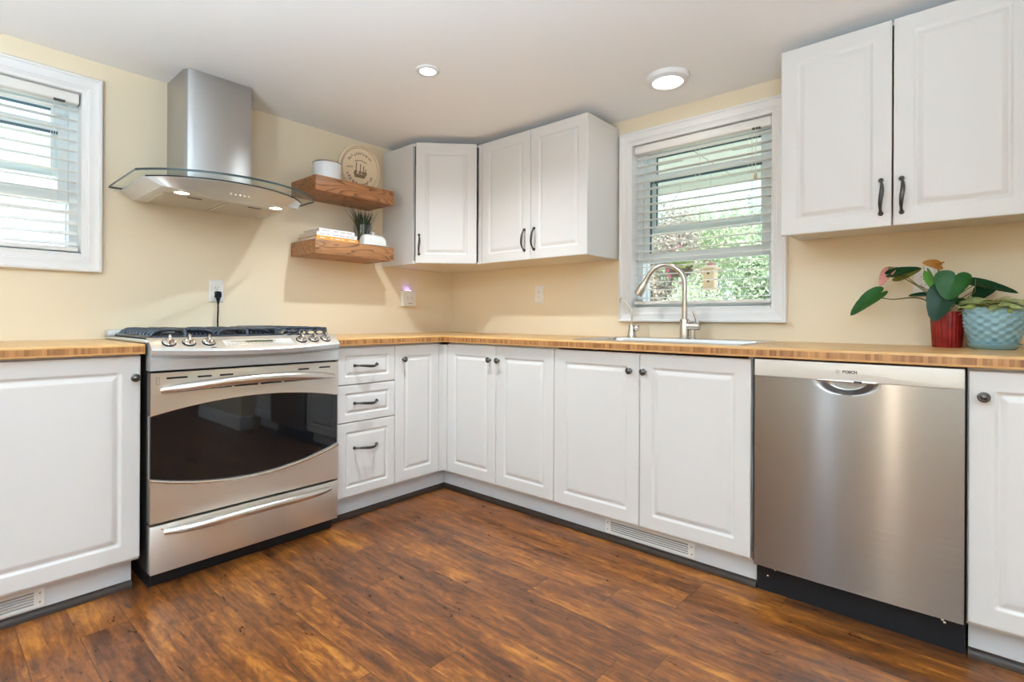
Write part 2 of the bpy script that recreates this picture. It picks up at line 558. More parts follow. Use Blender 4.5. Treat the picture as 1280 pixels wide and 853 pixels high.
def empty(name, loc):
    o = bpy.data.objects.new(name, None)
    o.empty_display_size = 0.05
    COL.objects.link(o)
    o.location = loc
    WL[o.name] = Vector(loc)
    return o


def tag(o, label, cat, group=None):
    o['label'] = label
    o['category'] = cat
    if group:
        o['group'] = group
    return o


def thing(name, loc, label, cat, group=None):
    return tag(empty(name, loc), label, cat, group)


def structure(o, label=None):
    o['kind'] = 'structure'
    if label:
        o['label'] = label
    return o


def copy_tree(o, parent=None):
    c = o.copy()
    COL.objects.link(c)
    c.parent = parent
    for ch in list(o.children):
        copy_tree(ch, c)
    return c


def frame(origin, u, w):
    """local x -> u (right), local y -> up, local z -> w (towards the room)"""
    u, w = Vector(u).normalized(), Vector(w).normalized()
    v = w.cross(u)
    m = Matrix.Identity(4)
    for i in range(3):
        m[i][0], m[i][1], m[i][2], m[i][3] = u[i], v[i], w[i], origin[i]
    return m


def fA(x, d, z):            # on the range wall; x increases to the right
    return frame((x, -d, z), (1, 0, 0), (0, -1, 0))


def fB(y, d, z):            # on the sink wall; y decreases to the right
    return frame((-d, y, z), (0, -1, 0), (-1, 0, 0))


def txt_mesh(body, size, X, mat, name, parent, depth=0.0004, bold=0.0):
    cu = bpy.data.curves.new('txt', 'FONT')
    cu.body = body
    cu.size = size
    cu.extrude = depth
    cu.offset = bold
    cu.align_x = 'CENTER'
    cu.align_y = 'CENTER'
    o = bpy.data.objects.new('txt', cu)
    COL.objects.link(o)
    bpy.context.view_layer.update()
    dg = bpy.context.evaluated_depsgraph_get()
    me = bpy.data.meshes.new_from_object(o.evaluated_get(dg))
    vs = [v.co.copy() for v in me.vertices]
    fs = [tuple(p.vertices) for p in me.polygons]
    bpy.data.objects.remove(o)
    bpy.data.curves.remove(cu)
    mb = MB()
    mb.add(vs, fs, X)
    return mb.build(name, mat, parent, smooth=0)


# ------------------------------------------------------------------ room shell
WT = 0.17
XB, YB = -5.2, -5.8     # far ends of the room behind the camera
# sink wall window opening and range wall window opening
WBy0, WBy1, WBz0, WBz1 = -1.498, -2.231, 1.068, 1.995
WAx0, WAx1, WAz0, WAz1 = -2.170, -2.92, 1.277, 1.995

m = MB().box(XB - WT, WT, YB - WT, WT, -0.12, 0.0)
structure(m.build('floor', M['floor']), 'brown rustic plank floor')
m = MB().box(XB - WT, WT, YB - WT, WT, CEIL, CEIL + 0.14)
structure(m.build('ceiling', M['ceiling']), 'low white ceiling')
m = MB()
m.box(XB, WAx1, 0, WT, 0, CEIL).box(WAx0, WT, 0, WT, 0, CEIL).box(WAx1, WAx0, 0, WT, 0, WAz0).box(WAx1, WAx0, 0, WT, WAz1, CEIL)
structure(m.build('wall_left', M['wall'], smooth=0), 'cream wall behind the range')
m = MB()
m.box(0, WT, 0, WBy0, 0, CEIL).box(0, WT, WBy1, YB, 0, CEIL).box(0, WT, WBy0, WBy1, 0, WBz0).box(0, WT, WBy0, WBy1, WBz1, CEIL)
structure(m.build('wall_right', M['wall'], smooth=0), 'cream wall behind the sink')
m = MB().box(-0.72, 0, -3.30, -4.30, 0, CEIL)
structure(m.build('wall_pier', M['wall'], smooth=0), 'cream wall end beside the last cabinet')
m = MB()
m.box(XB, -4.9, YB - WT, YB, 0, CEIL).box(-2.6, 0, YB - WT, YB, 0, CEIL).box(-4.9, -2.6, YB - WT, YB, 2.09, CEIL)
structure(m.build('wall_back', M['wall'], smooth=0))
m = MB()
m.box(XB - WT, XB, YB, -1.90, 0, CEIL).box(XB - WT, XB, -1.54, WT, 0, CEIL)
m.box(XB - WT, XB, -1.90, -1.54, 2.05, CEIL)
structure(m.build('wall_far', M['wall'], smooth=0))
# big unseen openings behind the camera: simple window frames
m = MB()
for x in (-4.9, -3.78, -2.66):
    m.box(x, x + 0.06, YB - 0.1, YB - 0.04, 0.0, 2.09)
m.box(-4.9, -2.6, YB - 0.1, YB - 0.04, 0.0, 0.05).box(-4.9, -2.6, YB - 0.1, YB - 0.04, 2.04, 2.09)
structure(m.build('window_3', M['vinyl'], smooth=0))
m = MB()
for y in (-1.90, -1.60):
    m.box(XB - 0.1, XB - 0.04, y, y + 0.06, 0, 2.05)
m.box(XB - 0.1, XB - 0.04, -1.90, -1.54, 0, 0.06).box(XB - 0.1, XB - 0.04, -1.90, -1.54, 1.99, 2.05)
structure(m.build('door_1', M['vinyl'], smooth=0))


def portal(name, loc, rot, sx, sy):
    d = bpy.data.lights.new(name, 'AREA')
    d.shape = 'RECTANGLE'
    d.size, d.size_y = sx, sy
    d.cycles.is_portal = True
    o = bpy.data.objects.new(name, d)
    o.location, o.rotation_euler = loc, rot
    COL.objects.link(o)


portal('daylight_portal', (-3.75, YB - 0.12, 1.05), (PI / 2, 0, PI), 2.3, 2.09)
portal('daylight_portal', (XB - 0.12, -1.72, 1.02), (PI / 2, 0, PI / 2), 0.36, 2.05)
portal('daylight_portal', (WT + 0.01, (WBy0 + WBy1) / 2, 1.53), (PI / 2, 0, -PI / 2), 0.74, 0.93)
portal('daylight_portal', ((WAx0 + WAx1) / 2, WT + 0.01, 1.64), (PI / 2, 0, 0), 0.75, 0.72)


def baseboard(name, path):
    """baseboard profile swept along a floor path, room on the left-hand normal"""
    prof = [(0, 0), (0.016, 0), (0.016, 0.085), (0.012, 0.095), (0.010, 0.112), (0.004, 0.118), (0, 0.12)]
    vs, fs = [], []
    n = len(path)
    k = len(prof)
    for i, p in enumerate(path):
        p = Vector(p)
        d0 = (p - Vector(path[i - 1])).normalized() if i > 0 else None
        d1 = (Vector(path[i + 1]) - p).normalized() if i < n - 1 else None
        d0 = d0 or d1
        d1 = d1 or d0
        n0, n1 = Vector((-d0.y, d0.x)), Vector((-d1.y, d1.x))
        b = (n0 + n1).normalized()
        b = b / max(b.dot(n0), 0.2)
        for (o, z) in prof:
            vs.append((p.x + b.x * o, p.y + b.y * o, z))
    for i in range(n - 1):
        for j in range(k):
            a, c = i * k + j, i * k + (j + 1) % k
            fs.append((a, c, c + k, a + k))
    fs.append(tuple(range(k)))
    fs.append(tuple(range((n - 1) * k + k - 1, (n - 1) * k - 1, -1)))
    return structure(MB().add(vs, fs).build(name, M['trim']))


baseboard('baseboard_pier', [(-0.625, -3.30), (-0.72, -3.30), (-0.72, -4.30), (-0.0, -4.30)][::-1])

# dark shoe moulding along the kick boards
KD = 0.549           # kick board face
SH = 0.026


def shoe(name, path):
    prof = [(0, 0), (0.017, 0), (0.016, 0.010), (0.012, 0.019), (0.006, 0.024), (0, SH)]
    m = MB()
    vs, fs = [], []
    k = len(prof)
    for (p, nx, ny) in path:
        for (o, z) in prof:
            vs.append((p[0] + nx * o, p[1] + ny * o, z))
    n = len(path)
    for i in range(n - 1):
        for j in range(k):
            a, c = i * k + j, i * k + (j + 1) % k
            fs.append((a, c, c + k, a + k))
    fs.append(tuple(range(k)))
    fs.append(tuple(range((n - 1) * k + k - 1, (n - 1) * k - 1, -1)))
    m.add(vs, fs)
    return structure(m.build(name, M['shoe']), 'dark brown shoe moulding along the kick boards')


shoe('trim_1', [((-2.78, -KD), 0, -1), ((-2.112, -KD), 0, -1)])
shoe('trim_2', [((-1.297, -KD), 0, -1), ((-KD, -KD), -1, -1), ((-KD, -2.322), -1, 0)])
shoe('trim_3', [((-KD, -2.925), -1, 0), ((-KD, -3.295), -1, 0)])

# ------------------------------------------------------------------ windows
CASING = [(0.0, 0.0, .001), (0.0, 0.020, .001), (0.004, 0.026, .002), (0.012, 0.026, .002), (0.0155, 0.019, .002), (0.020, 0.0175, .002), (0.036, 0.0155, .002),
          (0.046, 0.0150, .002), (0.0485, 0.010, .002), (0.054, 0.0095, .002), (0.056, 0.0055, .002), (0.068, 0.0045, .002), (0.068, 0.0, .001)]


def sash(name, parent, fr, u0, u1, v0, v1, w0, w1, stile, top, bot):
    """fr: local frame of the wall face (w negative = outwards)"""
    m = MB()
    m.X = fr
    m.box(u0, u0 + stile, v0, v1, w0, w1, 0.003, 1).box(u1 - stile, u1, v0, v1, w0, w1, 0.003, 1)
    m.box(u0 + stile, u1 - stile, v1 - top, v1, w0, w1, 0.003, 1).box(u0 + stile, u1 - stile, v0, v0 + bot, w0, w1, 0.003, 1)
    s = m.build(name, M['vinyl'], parent)
    g = MB()
    g.X = fr
    wm = (w0 + w1) / 2
    g.box(u0 + stile, u1 - stile, v0 + bot, v1 - top, wm - 0.002, wm + 0.002)
    g.build('pane', M['pane'], s, smooth=0)
    k = MB()
    k.X = fr
    a, b, c, d = u0 + stile, u1 - stile, v0 + bot, v1 - top
    k.box(a, b, d - 0.010, d + 0.0005, wm + 0.003, w1 - 0.004)
    k.box(a - 0.0005, a + 0.007, c, d - 0.010, wm + 0.003, w1 - 0.004)
    k.build('gasket', M['gasket'], s, smooth=0)
    return s


def make_window(name, fr, W, H, label, lower_v, upper_glass_top, lower_glass_top, lower_glass_bot, mid):
    """fr origin: lower left corner of the opening seen from the room, w=0 on the wall face"""
    wroot = empty(name, fr.translation)
    structure(wroot, label)
    c = MB()
    c.X = fr @ Matrix.Translation((-0.068, -0.068, 0.0005))
    c.rloops(W + 0.136, H + 0.136, CASING, cap0=False, cap1=False, n=2)
    c.build('casing', M['trim'], wroot)
    j = MB()
    j.X = fr
    j.box(-0.006, 0.003, -0.006, H + 0.006, -WT, 0.004).box(W - 0.003, W + 0.006, -0.006, H + 0.006, -WT, 0.004)
    j.box(0, W, H - 0.003, H + 0.006, -WT, 0.004)
    j.build('jamb', M['trim'], wroot, smooth=0)
    s = MB()
    s.X = fr
    s.box(0.003, W - 0.003, -0.006, 0.014, -WT, 0.004, 0.003, 1)
    s.build('window_sill', M['trim'], wroot)
    f = MB()
    f.X = fr
    f.box(0.003, 0.034, 0.014, H, -0.165, -0.075).box(W - 0.034, W - 0.003, 0.014, H, -0.165, -0.075)
    f.box(0.034, W - 0.034, H - 0.030, H, -0.165, -0.075).box(0.034, W - 0.034, 0.014, 0.036, -0.165, -0.075)
    f.box(0.034, 0.040, 0.036, H - 0.03, -0.127, -0.122).box(W - 0.040, W - 0.034, 0.036, H - 0.03, -0.127, -0.122)
    f.build('window_frame', M['vinyl'], wroot, smooth=0)
    sash('upper_sash', wroot, fr, 0.034, W - 0.034, mid[0], H - 0.030, -0.160, -0.128, 0.052, H - 0.030 - upper_glass_top, mid[1] - mid[0])
    sash('lower_sash', wroot, fr, 0.034, W - 0.034, lower_v, lower_glass_top + 0.036, -0.121, -0.084, 0.036, 0.036, lower_glass_bot - lower_v)
    return wroot


FB = fB(WBy0, 0.0, WBz0)
FA = fA(WAx1, 0.0, WAz0)
WBw, WBh = WBy0 - WBy1, WBz1 - WBz0
WAw, WAh = WAx0 - WAx1, WAz1 - WAz0
make_window('window_1', FB, WBw, WBh, 'white framed sash window above the sink', 1.335 - WBz0, 1.945 - WBz0, 1.795 - WBz0, 1.388 - WBz0, (1.505 - WBz0, 1.55 - WBz0))
make_window('window_2', FA, WAw, WAh, 'white framed sash window beside the range hood', 1.512 - WAz0, 1.935 - WAz0, 1.825 - WAz0, 1.566 - WAz0, (1.635 - WAz0, 1.672 - WAz0))


def make_blind(loc, fr, W, H, label, rail_v, tilts, cord_us, tassel):
    b = thing('window_blind', loc, label, 'blind', 'white slatted window blinds')
    h = MB()
    h.X = fr
    h.box(0.008, W - 0.008, H - 0.052, H - 0.006, -0.072, -0.012, 0.008, 3)
    h.build('headrail', M['slat'], b)
    top, bot = H - 0.075, rail_v + 0.035
    n = int(round((top - bot) / 0.0435))
    s = MB()
    for i in range(n + 1):
        v = bot + (top - bot) * i / n
        ang = tilts(v)
        s.X = fr @ Matrix.Translation((0, v, -0.042)) @ Matrix.Rotation(ang, 4, 'X')
        # curved slat
        pr = []
        for t in range(5):
            q = -0.025 + 0.05 * t / 4
            pr.append((q, 0.0022 * (1 - (q / 0.025) ** 2)))
        vs, fs = [], []
        for u in (0.012, W - 0.012):
            for (q, e) in pr:
                vs.append((u, e + 0.0014, q))
            for (q, e) in reversed(pr):
                vs.append((u, e - 0.0014, q))
        k = 10
        for t in range(k):
            fs.append((t, (t + 1) % k, k + (t + 1) % k, k + t))
        fs += [tuple(range(k - 1, -1, -1)), tuple(range(k, 2 * k))]
        s.add(vs, fs)
    s.build('slats', M['slat'], b)
    r = MB()
    r.X = fr
    r.box(0.010, W - 0.010, rail_v, rail_v + 0.018, -0.067, -0.016, 0.004, 2)
    r.build('bottom_rail', M['slat'], b)
    c = MB()
    c.X = fr
    for u in cord_us:
        for du, w in ((0, -0.0145), (0, -0.0695), (0.012, -0.042)):
            c.tube([(u + du, rail_v + 0.01, w), (u + du, H - 0.05, w)], 0.0009, 6)
    c.build('ladder_cord', M['cord'], b)
    if tassel:
        u, v0, v1 = tassel
        if v0 is not None:
            p = MB()
            p.X = fr
            p.tube([(u, H - 0.05, -0.008), (u, v1, -0.007), (u, v0, -0.007)], 0.001, 6)
            p.tube([(u + 0.012, H - 0.05, -0.008), (u + 0.006, v1, -0.007), (u, v0, -0.007)], 0.001, 6)
            pc = p.build('pull_cord', M['cord'], b)
            t = MB()
            t.X = fr @ Matrix.Translation((u, v0 - 0.032, -0.007)) @ Matrix.Rotation(-PI / 2, 4, 'X')
            t.lathe([(0.0, 0.0), (0.0075, 0.001), (0.0075, 0.012), (0.0055, 0.026), (0.002, 0.033), (0.0, 0.034)], 12)
            t.build('tassel', M['tassel'], pc)
        l = MB()
        l.X = fr
        l.box(u - 0.02, u + 0.02, H - 0.054, H - 0.047, -0.03, -0.011, 0.002, 1)
        l.build('cord_lock', M['slot'], b)
    return b


make_blind((-0.0, (WBy0 + WBy1) / 2, WBz1), FB, WBw, WBh, 'white slatted blind in the window above the sink, slats open', 0.030,
           lambda v: math.radians(4), (0.10, 0.36, 0.62), (0.655, 0.66, 0.80))
make_blind(((WAx0 + WAx1) / 2, 0.0, WAz1), FA, WAw, WAh, 'white slatted blind in the window beside the range hood', 0.022,
           lambda v: math.radians(4) if v > 0.23 else math.radians(24), (0.10, 0.385, 0.655), (0.675, None, 0.66))


# ------------------------------------------------------------------ cabinet pieces
def door_mesh(mb, w, h, t=0.019, g=0.056, raised=0.030):
    s = raised / 0.030
    mb.rloops(w, h, [(0, 0, .002), (0, t - .004, .002), (.0012, t - .0014, .003), (.004, t, .004), (.0065, t, .005), (g - .0025, t, .007), (g, t, .007), (g + .0025 * s, t - .0008, .007), (g + .006 * s, t - .0042, .008),
                     (g + .010 * s, t - .0062, .008), (g + .013 * s, t - .0062, .007), (g + .016 * s, t - .005, .005), (g + .027 * s, t - .0008, .002), (g + .030 * s, t - .0002, .002), (g + .033 * s, t - .0002, .001)])


def knob(fr, u, v, w, parent, mat='pewter'):
    m = MB()
    m.X = fr @ Matrix.Translation((u, v, w))
    m.lathe([(0.008, 0.0), (0.008, 0.0015), (0.0058, 0.004), (0.005, 0.010), (0.0065, 0.014), (0.0125, 0.0165), (0.0152, 0.0195), (0.0150, 0.023), (0.012, 0.0252),
             (0.0095, 0.0252), (0.0088, 0.0243), (0.0065, 0.0262), (0.003, 0.0285), (0.0, 0.029)], 24)
    return m.build('knob', M[mat], parent)


def pull(fr, u, v, w, L, vertical, parent, label=None):
    """hand-forged bow pull with flared feet"""
    m = MB()
    m.X = fr @ Matrix.Translation((u, v, w)) @ (Matrix.Rotation(PI / 2, 4, 'Z') if vertical else Matrix.Identity(4))
    pts, rad = [], []
    N = 22
    for i in range(N + 1):
        s = -1 + 2 * i / N
        x = s * L / 2
        a = abs(s)
        z = 0.030 * (1 - a ** 2.6)
        y = -0.0025 * math.sin(s * PI) - 0.004 * (1 - a ** 2)
        pts.append((x, y, z + 0.004))
        if a > 0.93:
            r = 0.0075
        elif a > 0.84:
            r = 0.0055
        elif a > 0.72:
            r = 0.0044
        else:
            r = 0.0050 + 0.0022 * (1 - (a / 0.72) ** 2)
        rad.append((r, r * 0.85))
    m.tube(pts, rad, 10)
    for s in (-1, 1):
        m.lathe([(0.0085, 0), (0.0085, 0.0025), (0.006, 0.006), (0.0052, 0.011), (0.0, 0.012)], 14, Matrix.Translation((s * L / 2 * 0.98, 0, 0)))
    o = m.build('pull_handle', M['bronze'], parent)
    if label:
        o['label'] = label
    return o


DD = 0.6103       # door face depth
DT = 0.019
DZ0, DZ1 = 0.125, 0.868
CB = 0.876        # carcass top


def carcass(fr, w, d, z0, z1, t=0.016, top=True):
    """open-front box with local frame (u right, v up, w out), front at w=0, depth d"""
    m = MB()
    m.X = fr
    m.box(0, t, 0, z1 - z0, -d, 0).box(w - t, w, 0, z1 - z0, -d, 0)
    m.box(t, w - t, 0, t, -d, 0)
    if top:
        m.box(t, w - t, z1 - z0 - t, z1 - z0, -d, 0)
    m.box(t, w - t, t, z1 - z0 - t, -d, -d + 0.006)
    return m


def add_door(fr, u, v, w, h, parent, name='door', g=0.056, raised=0.030):
    m = MB()
    m.X = fr @ Matrix.Translation((u, v, 0.001))
    door_mesh(m, w, h, DT - 0.001, g, raised)
    return m.build(name, M['cabinet'], parent)


# left of the range
CF = DD - DT     # carcass front depth
fr = fA(-2.66, CF, DZ0 - 0.012)
c = thing('base_cabinet', (-2.38, -0.3, 0.0), 'white base cabinet left of the range, cut by the photo edge', 'cabinet', 'white base cabinets')
carcass(fr, 0.562, 0.585, DZ0 - 0.012, CB).build('carcass', M['cabinet'], c, smooth=0)
d = add_door(fr, 0.0015, 0.012, 0.5595, DZ1 + 0.002 - DZ0, c)
knob(fr, 0.541, 0.679, DT, d)

# drawers right of the range
fr = fA(-1.300, CF, DZ0 - 0.012)
c = thing('base_cabinet', (-1.13, -0.3, 0.0), 'white three-drawer base cabinet between the range and the corner', 'cabinet', 'white base cabinets')
carcass(fr, 0.343, 0.585, DZ0 - 0.012, CB).build('carcass', M['cabinet'], c, smooth=0)
for (z0, z1, pz, g) in ((0.6825, 0.866, 0.776, 0.038), (0.4945, 0.679, 0.588, 0.038), (0.125, 0.491, 0.363, 0.044)):
    m = MB()
    m.X = fr @ Matrix.Translation((0.0035, z0 - DZ0 + 0.012, 0.001))
    door_mesh(m, 0.338, z1 - z0, DT - 0.001, g, 0.024)
    dr = m.build('drawer', M['cabinet'], c)
    pull(fr, 0.162, pz - DZ0 + 0.012, DT - 0.001, 0.132, False, dr)

# narrow cabinet by the corner and the corner post
fr = fA(-0.956, CF, DZ0 - 0.012)
c = thing('base_cabinet', (-0.8, -0.3, 0.0), 'narrow one-door white base cabinet beside the drawers in the corner', 'cabinet', 'white base cabinets')
carcass(fr, 0.330, 0.585, DZ0 - 0.012, CB).build('carcass', M['cabinet'], c, smooth=0)
d = add_door(fr, 0.0015, 0.012, 0.3065, DZ1 - DZ0, c)
knob(fr, 0.050, 0.679, DT, d)
m = MB()
m.prism([(-0.6455, -CF), (-0.6455, -DD + 0.001), (-0.612, -DD + 0.001), (-0.612, -0.640), (-CF, -0.640), (-CF, -CF)], DZ0, 0.862)
m.build('corner_filler', M['cabinet'], c, smooth=0)

# sink wall pair next to the corner
fr = fB(-0.642, CF, DZ0 - 0.012)
c = thing('base_cabinet', (-0.3, -1.02, 0.0), 'two-door white base cabinet between the corner and the sink cabinet', 'cabinet', 'white base cabinets')
carcass(fr, 0.768, 0.55, DZ0 - 0.012, CB).build('carcass', M['cabinet'], c, smooth=0)
d = add_door(fr, 0.0, 0.012, 0.3815, DZ1 - DZ0, c)
knob(fr, 0.342, 0.679, DT, d)
d = add_door(fr, 0.3845, 0.012, 0.3815, DZ1 - DZ0, c)
knob(fr, 0.404, 0.679, DT, d)

# sink cabinet
fr = fB(-1.410, CF, DZ0 - 0.012)
c = thing('base_cabinet', (-0.3, -1.86, 0.0), 'wide two-door white base cabinet under the sink, left of the dishwasher', 'cabinet', 'white base cabinets')
carcass(fr, 0.908, 0.55, DZ0 - 0.012, CB, top=False).build('carcass', M['cabinet'], c, smooth=0)
d = add_door(fr, 0.0015, 0.012, 0.4505, DZ1 - DZ0, c)
knob(fr, 0.412, 0.679, DT, d)
d = add_door(fr, 0.4550, 0.012, 0.4515, DZ1 - DZ0, c)
knob(fr, 0.478, 0.679, DT, d)

# right of the dishwasher
fr = fB(-2.921, CF, DZ0 - 0.012)
c = thing('base_cabinet', (-0.3, -3.1, 0.0), 'white base cabinet right of the dishwasher, below the potted plants', 'cabinet', 'white base cabinets')
carcass(fr, 0.372, 0.55, DZ0 - 0.012, CB).build('carcass', M['cabinet'], c, smooth=0)
d = add_door(fr, 0.002, 0.012, 0.368, DZ1 - DZ0, c)
knob(fr, 0.035, 0.681, DT, d)

# kick boards
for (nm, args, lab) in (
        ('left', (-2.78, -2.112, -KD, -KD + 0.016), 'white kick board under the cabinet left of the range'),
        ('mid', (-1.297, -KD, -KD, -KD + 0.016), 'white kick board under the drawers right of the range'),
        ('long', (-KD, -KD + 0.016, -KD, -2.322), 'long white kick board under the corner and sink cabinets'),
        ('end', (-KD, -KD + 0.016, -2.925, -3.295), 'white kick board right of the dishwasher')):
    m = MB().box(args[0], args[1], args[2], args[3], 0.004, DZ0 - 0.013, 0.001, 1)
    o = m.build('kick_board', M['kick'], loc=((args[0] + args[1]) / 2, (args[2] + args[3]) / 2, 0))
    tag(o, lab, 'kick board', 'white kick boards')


def vent(fr, W, H, label):
    v = thing('vent_grille', fr.translation, label, 'vent', 'white kick board vents')
    m = MB()
    m.X = fr
    m.rloops(W, H, [(0, 0.0005, .003), (0, 0.003, .003), (0.002, 0.005, .003), (0.010, 0.005, .002), (0.011, 0.001, .002)], cap0=False, cap1=False)
    e = 0.028
    m.box(0.0108, e, 0.0108, H - 0.0108, 0.001, 0.0048).box(W - e, W - 0.0108, 0.0108, H - 0.0108, 0.001, 0.0048)
    m.build('grille_frame', M['outlet'], v)
    m = MB()
    m.X = fr
    m.box(e, W - e, 0.010, H - 0.010, 0.0004, 0.0012)
    m.build('grille_back', M['greyink'], v, smooth=0)
    s = MB()
    n = 4
    for i in range(n):
        y = 0.0145 + (H - 0.029) * (i + 0.5) / n
        s.X = fr @ Matrix.Translation((0, y, 0.0035)) @ Matrix.Rotation(math.radians(35), 4, 'X')
        s.box(e, W - e, -0.0034, 0.0034, -0.0008, 0.0008)
    s.build('louvres', M['outlet'], v, smooth=0)
    b = MB()
    b.X = fr
    for x in (0.013, W - 0.013):
        for y in (0.018, H - 0.018):
            b = MB()
            b.X = fr
            b.lathe([(0.003, 0.0045), (0.003, 0.0056), (0.0015, 0.0062), (0, 0.0062)], 10, Matrix.Translation((x, y, 0)))
            b.build('screw', M['nickel'], v)
    return v


vent(fB(-1.665, KD + 0.0005, 0.031), 0.420, 0.066, 'white slotted vent in the kick board below the sink cabinet')
vent(fA(-2.775, KD + 0.0005, 0.031), 0.420, 0.066, 'white slotted vent in the kick board below the leftmost cabinet')


# ------------------------------------------------------------------ worktops with a rounded front edge
CT, CBT = 0.915, 0.8775
CD = 0.6352
EDGE = [(0.0, CBT), (-0.0005, CBT), (0.0, CBT + 0.003)]


def edge_profile():
    p = [(-0.003, CBT), (0.0, CBT + 0.003), (0.0, CT - 0.008)]
    for k in range(1, 6):
        a = PI / 2 * k / 5
        p.append((-0.008 + 0.008 * math.cos(a), CT - 0.008 + 0.008 * math.sin(a)))
    return p           # (offset outwards from nominal edge, z)


m = MB()
pr = edge_profile()
k = len(pr)
# left piece
vs, fs = [], []
for x in (-2.80, -2.0915):
    for (o, z) in pr:
        vs.append((x, -CD - o, z))
    vs.append((x, 0.0 - 0.001, CT))
    vs.append((x, 0.0 - 0.001, CBT))
n = k + 2
fs = [(j, (j + 1) % n, n + (j + 1) % n, n + j) for j in range(n)]
fs += [tuple(range(n - 1, -1, -1)), tuple(range(n, 2 * n))]
m.add(vs, fs)
o = m.build('worktop', M['bamboo'], loc=(-2.45, -0.3, CBT))
tag(o, 'short bamboo worktop on the cabinet left of the range', 'worktop', 'bamboo worktops')

# L-shaped piece with a cut-out for the sink
SKx0, SKx1, SKy0, SKy1 = -0.565, -0.065, -1.475, -2.27      # rim of the sink
HX0, HX1, HY0, HY1 = SKx0 + 0.012, SKx1 - 0.012, SKy0 - 0.012, SKy1 + 0.012
m = MB()
XE, YE = -1.3085, -3.297
path = [((XE, -CD), (0, -1)), ((-CD, -CD), (-1, -1)), ((-CD, YE), (-1, 0))]
vs, fs = [], []
for (p, nn) in path:
    for (o, z) in pr:
        vs.append((p[0] + nn[0] * o, p[1] + nn[1] * o, z))
for i in range(2):
    for j in range(k - 1):
        a = i * k + j
        fs.append((a, a + 1, a + 1 + k, a + k))
m.add(vs, fs)
e = 0.008


def quad(pts, z, flip=False):
    q = [(x, y, z) for x, y in pts]
    m.add(q, [tuple(range(len(q)))[::-1] if flip else tuple(range(len(q)))])


for z, fl, s in ((CT, False, CD - e), (CBT, True, CD - 0.003)):
    quad([(XE, -s), (-s, -s), (-0.001, -0.001), (XE, -0.001)], z, fl)
    quad([(-s, -s), (-s, HY0), (-0.001, HY0), (-0.001, -0.001)], z, fl)
    quad([(-s, HY0), (-s, HY1), (HX0, HY1), (HX0, HY0)], z, fl)
    quad([(HX1, HY0), (HX1, HY1), (-0.001, HY1), (-0.001, HY0)], z, fl)
    quad([(-s, HY1), (-s, YE), (-0.001, YE), (-0.001, HY1)], z, fl)
for (a, b) in (((HX0, HY0), (HX1, HY0)), ((HX1, HY0), (HX1, HY1)), ((HX1, HY1), (HX0, HY1)), ((HX0, HY1), (HX0, HY0))):
    m.add([(a[0], a[1], CBT), (b[0], b[1], CBT), (b[0], b[1], CT), (a[0], a[1], CT)], [(0, 1, 2, 3)])
m.add([(XE, -CD - o, z) for (o, z) in pr] + [(XE, -0.001, CT), (XE, -0.001, CBT)], [tuple(range(k + 2))])
m.add([(-CD - o, YE, z) for (o, z) in pr] + [(-0.001, YE, CT), (-0.001, YE, CBT)], [tuple(range(k + 2))[::-1]])
o = m.build('worktop', M['bamboo'], loc=(-0.35, -1.4, CBT))
tag(o, 'long corner bamboo worktop running under the sink and plants', 'worktop', 'bamboo worktops')


# ------------------------------------------------------------------ upper cabinets
UZ0, UZ1 = 1.357, 2.105
UD = 0.334

# two doors left of the window
fr = fB(-0.6175, UD - DT, UZ0)
c = thing('wall_cabinet', (-0.16, -1.02, UZ0), 'white two-door wall cabinet between the corner cabinet and the sink window', 'cabinet', 'white wall cabinets')
carcass(fr, 0.8015, 0.314, UZ0, UZ1).build('carcass', M['cabinet'], c, smooth=0)
d = add_door(fr, 0.030, 0.0, 0.3865, UZ1 - UZ0, c)
pull(fr, 0.374, 0.115, DT, 0.122, True, d)
d = add_door(fr, 0.4195, 0.0, 0.382, UZ1 - UZ0, c)
pull(fr, 0.446, 0.115, DT, 0.122, True, d)
m = MB().box(-UD + DT + 0.001, -UD, -0.619, -0.6455, UZ0, UZ1)
m.build('filler_strip', M['cabinet'], c, smooth=0)

# two doors right of the window
fr = fB(-2.347, UD - DT, UZ0 + 0.02)
c = thing('wall_cabinet', (-0.16, -2.72, UZ0), 'white two-door wall cabinet right of the sink window, above the plants', 'cabinet', 'white wall cabinets')
m = carcass(fr, 0.742, 0.314, UZ0 + 0.02, UZ1)
m.build('carcass', M['cabinet'], c, smooth=0)
d = add_door(fr, 0.0, -0.02, 0.3665, UZ1 - UZ0, c)
pull(fr, 0.335, 0.089, DT, 0.124, True, d)
d = add_door(fr, 0.3715, -0.02, 0.3705, UZ1 - UZ0, c)
pull(fr, 0.396, 0.087, DT, 0.124, True, d)

# diagonal corner cabinet
c = thing('wall_cabinet', (-0.25, -0.25, UZ0), 'white diagonal corner wall cabinet beside the oak shelves', 'cabinet', 'white wall cabinets')
CC, SD = 0.6155, UD
m = MB()
poly = [(-CC, -0.001), (-CC, -SD + 0.012), (-SD + 0.012, -CC), (-0.001, -CC), (-0.001, -0.001)]
m.prism(poly, UZ0, UZ0 + 0.016).prism(poly, UZ1 - 0.016, UZ1)
m.box(-CC, -CC + 0.016, -SD + 0.014, -0.001, UZ0 + 0.016, UZ1 - 0.016)
m.box(-SD + 0.014, -0.001, -CC, -CC + 0.016, UZ0 + 0.016, UZ1 - 0.016)
m.box(-CC + 0.016, -0.001, -0.007, -0.001, UZ0 + 0.016, UZ1 - 0.016)
m.build('carcass', M['cabinet'], c, smooth=0)
p0, p1 = Vector((-CC + 0.004, -SD - 0.002, 0)), Vector((-SD - 0.002, -CC + 0.004, 0))
dd = (p1 - p0)
Ld = dd.length
u = dd.normalized()
w = Vector((-1, -1, 0)).normalized()
fr = frame((p0.x, p0.y, UZ0), u, w)
